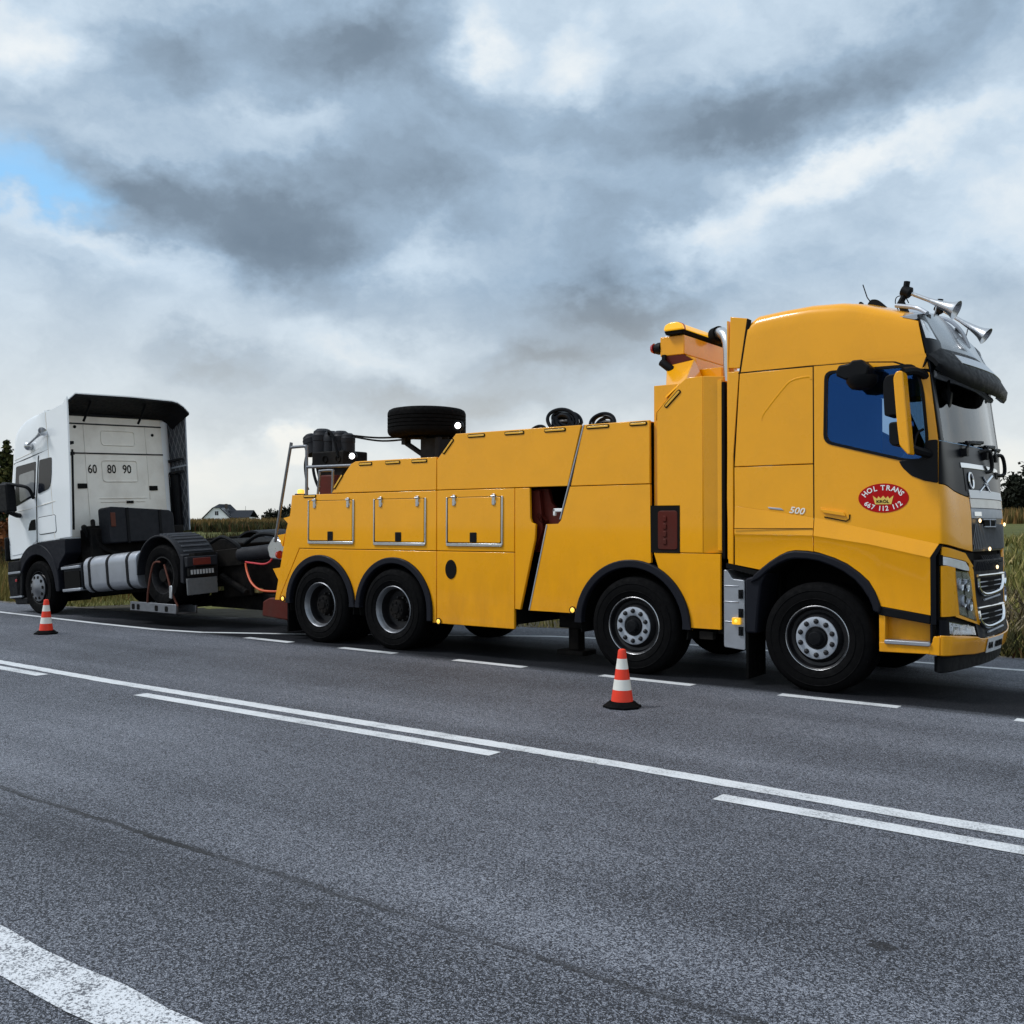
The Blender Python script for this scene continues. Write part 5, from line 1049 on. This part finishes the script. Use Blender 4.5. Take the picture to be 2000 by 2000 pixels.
f = n.noise(co, 85, 3, .8); f2 = n.noise(co, 7, 3, .6); f = n.math('ADD', n.math('MULTIPLY', f, .85), n.math('MULTIPLY', f2, .3))
n.inp(p, 'Base Color', n.ramp(f, [(.36, (.70, .72, .75)), (.57, (.62, .64, .67)), (.66, (.10, .105, .12))])); p.inputs['Roughness'].default_value = .7
b = n.node('ShaderNodeBump'); b.inputs['Strength'].default_value = .8; b.inputs['Distance'].default_value = .006; n.inp(b, 'Height', f); n.inp(p, 'Normal', b.outputs[0])
def ribbon(name, pts, w, m=mm, z=.004, ragged=0, seg=.25):
    P = [Vector((*q, 0)) for q in pts]; L = []; acc_ = 0
    dense = []
    for a, b_ in zip(P, P[1:]):
        k = max(1, int((b_-a).length/seg)); k = min(k, 300)
        dense += [a+(b_-a)*i/k for i in range(k)]
    dense.append(P[-1]); l = []
    for i, q in enumerate(dense):
        d = (dense[min(i+1, len(dense)-1)]-dense[max(i-1, 0)]).normalized(); nn = Vector((-d.y, d.x, 0)); ww = w/2
        l.append([tuple(q+nn*(ww+random.uniform(-ragged, ragged))+Vector((0, 0, z))), tuple(q-nn*(ww+random.uniform(-ragged, ragged))+Vector((0, 0, z)))])
    return obj(name, MB().grid(l), m, road, recalc=False)
ribbon('centre_line', [(-300, -3.35), (-40, -3.45), (-8.5, -3.60), (-6, -3.66), (0, -3.655), (2, -3.72), (8, -3.76), (60, -3.8)], .15, ragged=.006, seg=.06)
for a, b_ in ((-22, -15.3), (-14.2, -6.97), (-5.05, -.86), (.85, 6.5), (-31, -24)): ribbon('centre_dash', [(a, float(np.interp(a, [-31, -8, -5, -.9, .9, 3], [-3.68, -3.80, -3.935, -3.90, -4.0, -4.03]))), (b_, float(np.interp(b_, [-31, -8, -5, -.9, .9, 3], [-3.68, -3.80, -3.935, -3.90, -4.0, -4.03])))], .14)
for a, b_ in ((-8.17, -7.20), (-6.22, -5.23), (-4.25, -3.22), (-2.21, -1.13), (-.23, .86), (1.78, 2.8), (3.8, 4.8)): ribbon('bay_dash', [(a, -.235-.028*(a+8)*.55), (b_, -.235-.028*(b_+8)*.55)], .14)
ribbon('bay_line', [(-120, 0.1), (-40, -.05), (-15.3, -.19), (-11.7, -.33), (-10.2, -.33), (-9.29, -.17), (-8.0, .50), (-4.8, 2.5), (-3.8, 2.76), (0, 2.76), (60, 2.85)], .12)
ribbon('edge_line', [(-40, -7.535), (40, -7.535)], .21, mo, .004, .012, .05)

# ================================================================== GROUND BEYOND THE ROAD
def ground_z(x, y):
    d = y-edge(x)
    if y < 0: return -.06
    s = float(np.interp(x, [-250, -170, -20, 100], [.0185, .0195, .0205, .0205]))
    return -.03-.10*min(1, max(0, d)/1.2)+max(0, d-3)*s+.06*math.sin(x*.31)*math.sin(y*.23)*min(1, d/6)
gm_ = bpy.data.materials.new('field_grass'); gm_.use_nodes = True; n = NT(gm_.node_tree); p = n.n['Principled BSDF']; co = n.node('ShaderNodeTexCoord').outputs['Object']
st_ = n.node('ShaderNodeMapping'); n.inp(st_, 'Vector', co); st_.inputs['Scale'].default_value = (.35, 1.0, 1)
a_ = n.ramp(n.noise(st_.outputs[0], .22, 5, .6), [(.3, (.08, .088, .030)), (.48, (.135, .148, .044)), (.62, (.175, .172, .056)), (.75, (.20, .155, .07))])
n.inp(p, 'Base Color', n.mix(n.ramp(n.noise(co, 9, 5, .75), [(.35, 0), (.7, 1)]), a_, (.022, .024, .010), 'MIX')); p.inputs['Roughness'].default_value = .95; p.inputs['Specular IOR Level'].default_value = .1
ds = [0, .3, .8, 1.5, 3, 5, 8, 12, 17, 25, 35, 50, 70, 95, 120, 150, 190, 240, 400, 900, 1800]
xg = list(np.arange(-1500, -300, 150))+list(np.arange(-300, -40, 10))+list(np.arange(-40, 30, 2))+list(np.arange(30, 1500, 150))
rows = []
for d in ds: rows.append([(x, edge(x)+d, ground_z(x, edge(x)+min(d, 130))-(max(0, d-150)*.012)) for x in xg])
g = obj('field', MB().grid(rows[::-1]), gm_, recalc=False, angle=180); tag(g, kind='structure')
g2 = obj('ground', MB().grid([[(x, -9.6, -.004), (x, -30, -.05), (x, -1500, -.5)] for x in np.arange(-1500, 1501, 250)]), gm_, recalc=False, angle=180); tag(g2, kind='structure')
so = mat('verge_shade', (.055, .048, .034), .95, 0, .1, 0, .5, 3, .5, 40)
vs_ = obj('verge_shade', MB().grid([[(x, edge(x)-.01, .001), (x, edge(x)+.5+random.uniform(-.1, .2), -.05), (x, edge(x)+2.3+random.uniform(-.4, .4), -.10)] for x in np.arange(-16, -5, .3)]), so, recalc=False); tag(vs_, kind='structure')  # dark sheet painted for the shade on the verge under the tractor
gv = mat('gravel', (.16, .15, .14), .95, 0, .1, 0, .6, 25, .6, 90)
vg = obj('verge_gravel', MB().grid([[(x, edge(x)-.02+random.uniform(-.1, .02), .003), (x, edge(x)+.35+random.uniform(-.1, .2), -.035)] for x in np.arange(-45, 30, .3)]), gv, recalc=False); tag(vg, kind='structure')
# ---- leaf and blade materials with random tint per face
def leafmat(name, cols, rough=.8):
    m = bpy.data.materials.new(name); m.use_nodes = True; n = NT(m.node_tree); p = n.n['Principled BSDF']; at = n.node('ShaderNodeAttribute', attribute_name='tint')
    n.inp(p, 'Base Color', n.ramp(at.outputs['Fac'], [(i/(len(cols)-1), c) for i, c in enumerate(cols)])); p.inputs['Roughness'].default_value = rough; p.inputs['Specular IOR Level'].default_value = .15
    return m
def quads(name, Q, tint, m, parent=None, tri=False):
    """Q: n x k x 3 array of faces"""
    nf, k = Q.shape[:2]; me = bpy.data.meshes.new(name); me.vertices.add(nf*k); me.vertices.foreach_set('co', Q.reshape(-1).astype(np.float32)); me.loops.add(nf*k); me.loops.foreach_set('vertex_index', np.arange(nf*k, dtype=np.int32))
    me.polygons.add(nf); me.polygons.foreach_set('loop_start', np.arange(0, nf*k, k, dtype=np.int32)); me.update(calc_edges=True)
    at = me.attributes.new('tint', 'FLOAT', 'FACE'); at.data.foreach_set('value', tint.astype(np.float32)); me.materials.append(m)
    o = bpy.data.objects.new(name, me); COL.objects.link(o)
    if parent: o.parent = parent
    return o
def blades(n, xr, yr, h, wd, lean=.35, keep=None, clump=0):
    x = rng.uniform(*xr, n); y = rng.uniform(*yr, n)
    if clump:
        cxs = rng.uniform(*xr, clump); cys = rng.uniform(*yr, clump); i = rng.integers(0, clump, n); x = cxs[i]+rng.normal(0, .16, n); y = cys[i]+rng.normal(0, .16, n)
    e = np.array([edge(a) for a in x]); ok = (y > e+.12) & ((x < -15.8) | (x > -7) | (y > e+2.6))
    x, y = x[ok], y[ok]; n = len(x); z = np.array([ground_z(a, b) for a, b in zip(x, y)])
    hh = h*rng.uniform(.4, 1.15, n); a = rng.uniform(0, 2*np.pi, n); b = np.stack([np.cos(a), np.sin(a), 0*a], 1)*(wd*rng.uniform(.6, 1.4, n)/2)[:, None]
    top = np.stack([rng.normal(0, lean, n)*hh, rng.normal(0, lean, n)*hh, hh], 1); P = np.stack([x, y, z-.02], 1)
    return np.stack([P-b, P+b, P+top*.6+b*.7, P+top], 1), np.clip(rng.normal(.5, .22, n), 0, 1)
grass_m = leafmat('grass_blades', [(.040, .044, .013), (.115, .12, .030), (.23, .20, .065), (.42, .32, .15)])
weed_m = leafmat('weeds', [(.012, .014, .007), (.034, .036, .013), (.060, .058, .020), (.11, .045, .022)])
gold_m = leafmat('dry_grass', [(.05, .05, .014), (.14, .12, .035), (.24, .19, .06), (.20, .09, .03)])
corn_m = leafmat('corn', [(.05, .055, .018), (.12, .095, .030), (.20, .115, .040), (.25, .17, .07)])
parts_ = [blades(26000, (-20, 6), (1.0, 9), .20, .016), blades(16000, (-16, 8), (4, 24), .30, .03), blades(12000, (-8, 4), (10, 60), .45, .07, clump=900)]
Q = np.concatenate([q for q, t in parts_]); T_ = np.concatenate([t for q, t in parts_])
tag(quads('grass', Q, T_, grass_m), 'rough green and brown grass growing on the verge beyond the road', 'grass', kind='stuff')
parts_ = [blades(16000, (-34, -11), (5.5, 15), .95, .05, .25, clump=700), blades(9000, (-60, -20), (14, 34), 1.0, .07, .25, clump=500), blades(9000, (-108, -72), (60, 84), 1.15, .30, .2, clump=420), blades(5000, (-4, 4), (4.0, 6.2), .38, .03, .5, clump=110)]
tag(quads('weeds', np.concatenate([q for q, t in parts_]), np.concatenate([t for q, t in parts_]), weed_m), 'dark olive weeds along the field behind the two trucks', 'weeds', kind='stuff')
q, t = blades(14000, (-34, -17.5), (1.3, 9), .75, .025, .22)
tag(quads('dry_grass', q, t, gold_m), 'tall golden dry grass on the verge beside the white tractor', 'grass', kind='stuff')
q, t = blades(14000, (-140, -100), (66, 86), 1.45, .30, .12); q2, t2 = blades(26000, (-75, 60), (105, 128), 1.6, .35, .12)
tag(quads('corn_field', np.concatenate([q, q2]), np.concatenate([t, t2]), corn_m), 'ripe brown corn standing in front of the white house and along the crest', 'corn', kind='stuff')
q, t = blades(5000, (-6, 3), (4.3, 14), .5, .035, .7, clump=90); tag(quads('dead_stalks', q, t, leafmat('dead_stalks', [(.03, .022, .014), (.10, .075, .04), (.33, .28, .19)])), 'pale dead stalks lying on the bank ahead of the yellow cab', 'stalks', kind='stuff')

# ================================================================== TREES
fol_dark = leafmat('spruce_needles', [(.007, .011, .005), (.022, .030, .009), (.055, .060, .016), (.10, .085, .022)])
fol_blk = leafmat('dark_leaves', [(.004, .006, .004), (.012, .015, .009), (.026, .029, .017)])
fol_red = leafmat('autumn_leaves', [(.04, .020, .010), (.13, .045, .015), (.22, .09, .025)])
bark = mat('bark', (.05, .038, .028), .9, 0, .2, 0, .4, 8, .5, 20)
def leaf_quads(C, size, flat=.0):
    n = len(C); a = rng.normal(size=(n, 3)); a /= np.linalg.norm(a, axis=1)[:, None]; b = rng.normal(size=(n, 3)); b -= (b*a).sum(1)[:, None]*a; b /= np.linalg.norm(b, axis=1)[:, None]
    s = (size*rng.uniform(.5, 1.3, n))[:, None]; a = a*s; b = b*s*.55
    return np.stack([C-a*.9, C+b, C+a*.9, C-b], 1)
def broad_tree(loc, h, rad, lab, m, group, nclump=46, per=90, leaf=.20, cat='tree'):
    t = thing('broadleaf_tree', lab, cat, loc, (0, 0, rng.uniform(0, 6)), group); tr = MB(); tr.tube(smooth([(0, 0, -.3), (.05, .03, h*.25), (-.05, .0, h*.5), (.0, .05, h*.8)]), h*.035, 8, taper=.25)
    for i in range(7):
        a = i*2.4; z0 = h*(.22+.07*i); tr.tube(smooth([(0, 0, z0), (rad*.4*math.cos(a), rad*.4*math.sin(a), z0+h*.09), (rad*.8*math.cos(a), rad*.8*math.sin(a), z0+h*.16)]), h*.012, 6, taper=.3)
    obj('trunk', tr, bark, t)
    C = []
    for i in range(nclump):
        u = rng.normal(size=3); u /= np.linalg.norm(u); r = rng.uniform(.35, 1)**.5; c = np.array([u[0]*rad*r, u[1]*rad*r, h*.56+u[2]*h*.44*r]); wz = 1-.45*max(0, (c[2]/h-.6)/.4); c[:2] *= wz
        C.append(c+rng.normal(size=(per, 3))*rad*.155)
    C = np.concatenate(C); tint = np.clip(np.repeat(rng.uniform(.15, .85, nclump), per)*.7+rng.uniform(0, .3, len(C)), 0, 1); quads('crown', leaf_quads(C, leaf), tint, m, t); return t
def spruce(loc, h, rad, lab, group):
    t = thing('spruce_tree', lab, 'tree', loc, (0, 0, rng.uniform(0, 6)), group); obj('trunk', MB().tube([(0, 0, -.3), (0, 0, h*.5), (0, 0, h)], h*.018, 8, taper=.08), bark, t)
    C = []; tn = []
    lv = 26
    for i in range(lv):
        f = i/(lv-1); z = h*(.06+.92*f); r = rad*(1-f)**.85+.05
        for k in range(int(16-8*f)):
            a = rng.uniform(0, 6.28); L = r*rng.uniform(.65, 1.12); m_ = int(44*(1-f)+10); s = rng.uniform(.1, 1, m_)
            P = np.stack([np.cos(a)*L*s, np.sin(a)*L*s, z-.28*L*s+.12*L*s*s+0*s], 1)+rng.normal(size=(m_, 3))*(.05+.09*L)*np.array([1, 1, .6]); C.append(P); tn.append(np.clip(s*.7+rng.uniform(-.2, .3), 0, 1)+rng.normal(0, .12, m_))
    quads('crown', leaf_quads(np.concatenate(C), .15), np.clip(np.concatenate(tn), 0, 1), fol_dark, t); return t
spruce((-52.1, 18.2, .0), 6.4, 2.1, 'dark spruce with a pointed top rising behind the white cab', 'spruces by the road')
spruce((-49.5, 14.6, .0), 5.6, 2.2, 'broad spruce at the picture edge left of the white cab', 'spruces by the road')
broad_tree((-31, 7.6, -.05), 1.9, 1.0, 'reddish autumn bush on the verge beside the white cab front', fol_red, 'bushes on the verge', 20, 60, .10, 'bush')
broad_tree((-36, 9.0, 0), 3.0, 1.5, 'dark bush behind the door mirror of the white tractor', fol_blk, 'bushes on the verge', 26, 70, .14, 'bush')
for x, y, h, r, lb in ((-20.6, 138, 7.6, 4.0, 'tallest dark round tree on the crest right of the yellow cab'), (-24.4, 139, 3.6, 1.9, 'low dark bush touching the yellow cab front on the crest'), (-15, 141, 7.0, 3.8, 'dark tree furthest along the crest at the picture edge'), (-22.8, 143, 5.2, 2.4, 'middle dark tree in the gap on the crest')):
    broad_tree((x, y, ground_z(x, min(y, 130))-.3), h, r, lb, fol_blk, 'dark trees on the crest', 44, 80, .34)
for x, y, h, r, lb in ((-142.5, 112.3, 2.5, 2.2, 'dark far bush left of the tow truck rail'), (-140.5, 114.5, 3.0, 3.4, 'widest dark far bush behind the tow truck rail'), (-145.0, 111, 1.0, .9, 'tiny far bush right of the house porch')):
    broad_tree((x, y, ground_z(x, y)-.2), h, r, lb, fol_blk, 'far bushes beyond the field', 24, 60, .32, 'bush')
# ---- house far behind the corn
dv = Vector((-.796, .605, 0)); rv = Vector((.605, .796, 0))
hc = Vector((3.39, -9.4, 0))+dv*330; hc += rv*(-2.4)
T = Matrix(((rv.x, dv.x, 0, hc.x), (rv.y, dv.y, 0, hc.y), (0, 0, 1, 0), (0, 0, 0, 1)))
house = thing('house', 'white gabled house with a dark tiled roof and side porch beyond the corn', 'house', (hc.x, hc.y, 1.8), (0, 0, math.atan2(rv.y, rv.x)))
phi = math.atan2(-.515, .857); HM = Matrix.Rotation(phi, 4, 'Z') @ Matrix.Diagonal((.84, .84, 1, 1))   # house axes: x along the gable, y along the ridge
wallw = mat('house_render', (.74, .77, .80), .8, 0, .3, 0, .05, 1); tile = mat('roof_tiles', (.022, .026, .034), .8, 0, .15, 0, .35, 3); wood = mat('dark_wood', (.05, .035, .025), .7)
W = 5.6; ze, zt, za = 3.1, 6.0, 7.25; k = (za-ze)/W
mb = MB().prism([(-W, -1.5), (W, -1.5), (W, ze), ((za-zt)/k, zt), (-(za-zt)/k, zt), (-W, ze)], 0, 9.5, T=HM); mb.box(W, W+6.0, 2.0, 8.0, -1.5, ze, HM); obj('wall', mb, wallw, house)
rf = MB(); o_ = .55
for s in (-1, 1):
    xe = s*(W+o_); zee = ze-k*o_; xt = s*(za-zt)/k
    vs = [(xe, -o_, zee), (xt, -o_, zt), (0, 1.6, za), (0, 9.8, za), (xe, 9.8, zee)]; n = len(vs); vs += [(a, b, c-.25) for a, b, c in vs]
    rf.add(vs, [tuple(range(n)), tuple(range(2*n-1, n-1, -1))]+[(i, (i+1) % n, n+(i+1) % n, n+i) for i in range(n)], HM)
x_ = (za-zt)/k; rf.add([(-x_, -o_, zt), (x_, -o_, zt), (0, 1.6, za)], [(0, 1, 2)], HM)
zr = 5.3
rf.add([(1.5, 5.0, zr), (W+7.2, 5.0, zr), (W+7.2, 1.2, 2.9), (W-.6, 1.2, 2.9), (W-.6, 1.2, 2.75), (W+7.2, 1.2, 2.75), (W+7.2, 5.0, zr-.2), (1.5, 5, zr-.2)], [(0, 1, 2, 3), (4, 5, 6, 7), (2, 3, 4, 5), (1, 2, 5, 6)], HM); rf.add([(1.5, 5.0, zr), (W+7.2, 5.0, zr), (W+7.2, 8.8, 2.9), (W-.6, 8.8, 2.9)], [(0, 1, 2, 3)], HM)
rf = obj('roof', rf, tile, house, recalc=True); obj('chimney', MB().box(1.6, 2.3, 3.0, 3.8, 5.0, 7.3, HM), wood, rf); obj('antenna', MB().tube([(W+3.6, 5, zr), (W+3.6, 5, zr+1.3)], .06, T=HM), wood, rf)
for x0, x1, z0, z1 in ((-.8, .8, 3.6, 5.0),):
    f = obj('window', MB().box(x0, x1, -.06, .05, z0, z1, HM), wallw, house); obj('pane', MB().box(x0+.08, -.05, -.08, .0, z0+.08, z1-.08, HM).box(.05, x1-.08, -.08, .0, z0+.08, z1-.08, HM), 'darkglass', f)
for x0 in (W+.8, W+2.4, W+4.0): f = obj('window', MB().box(x0, x0+.9, 1.93, 2.05, .2, 2.3, HM), wallw, house); obj('pane', MB().box(x0+.08, x0+.82, 1.91, 2.0, .28, 2.2, HM), 'darkglass', f)
obj('porch_post', MB().box(W+6.7, W+6.9, 1.5, 1.7, -1.5, 2.9, HM), wood, house); obj('porch_post', MB().box(W+6.7, W+6.9, 8.2, 8.4, -1.5, 2.9, HM), wood, house)
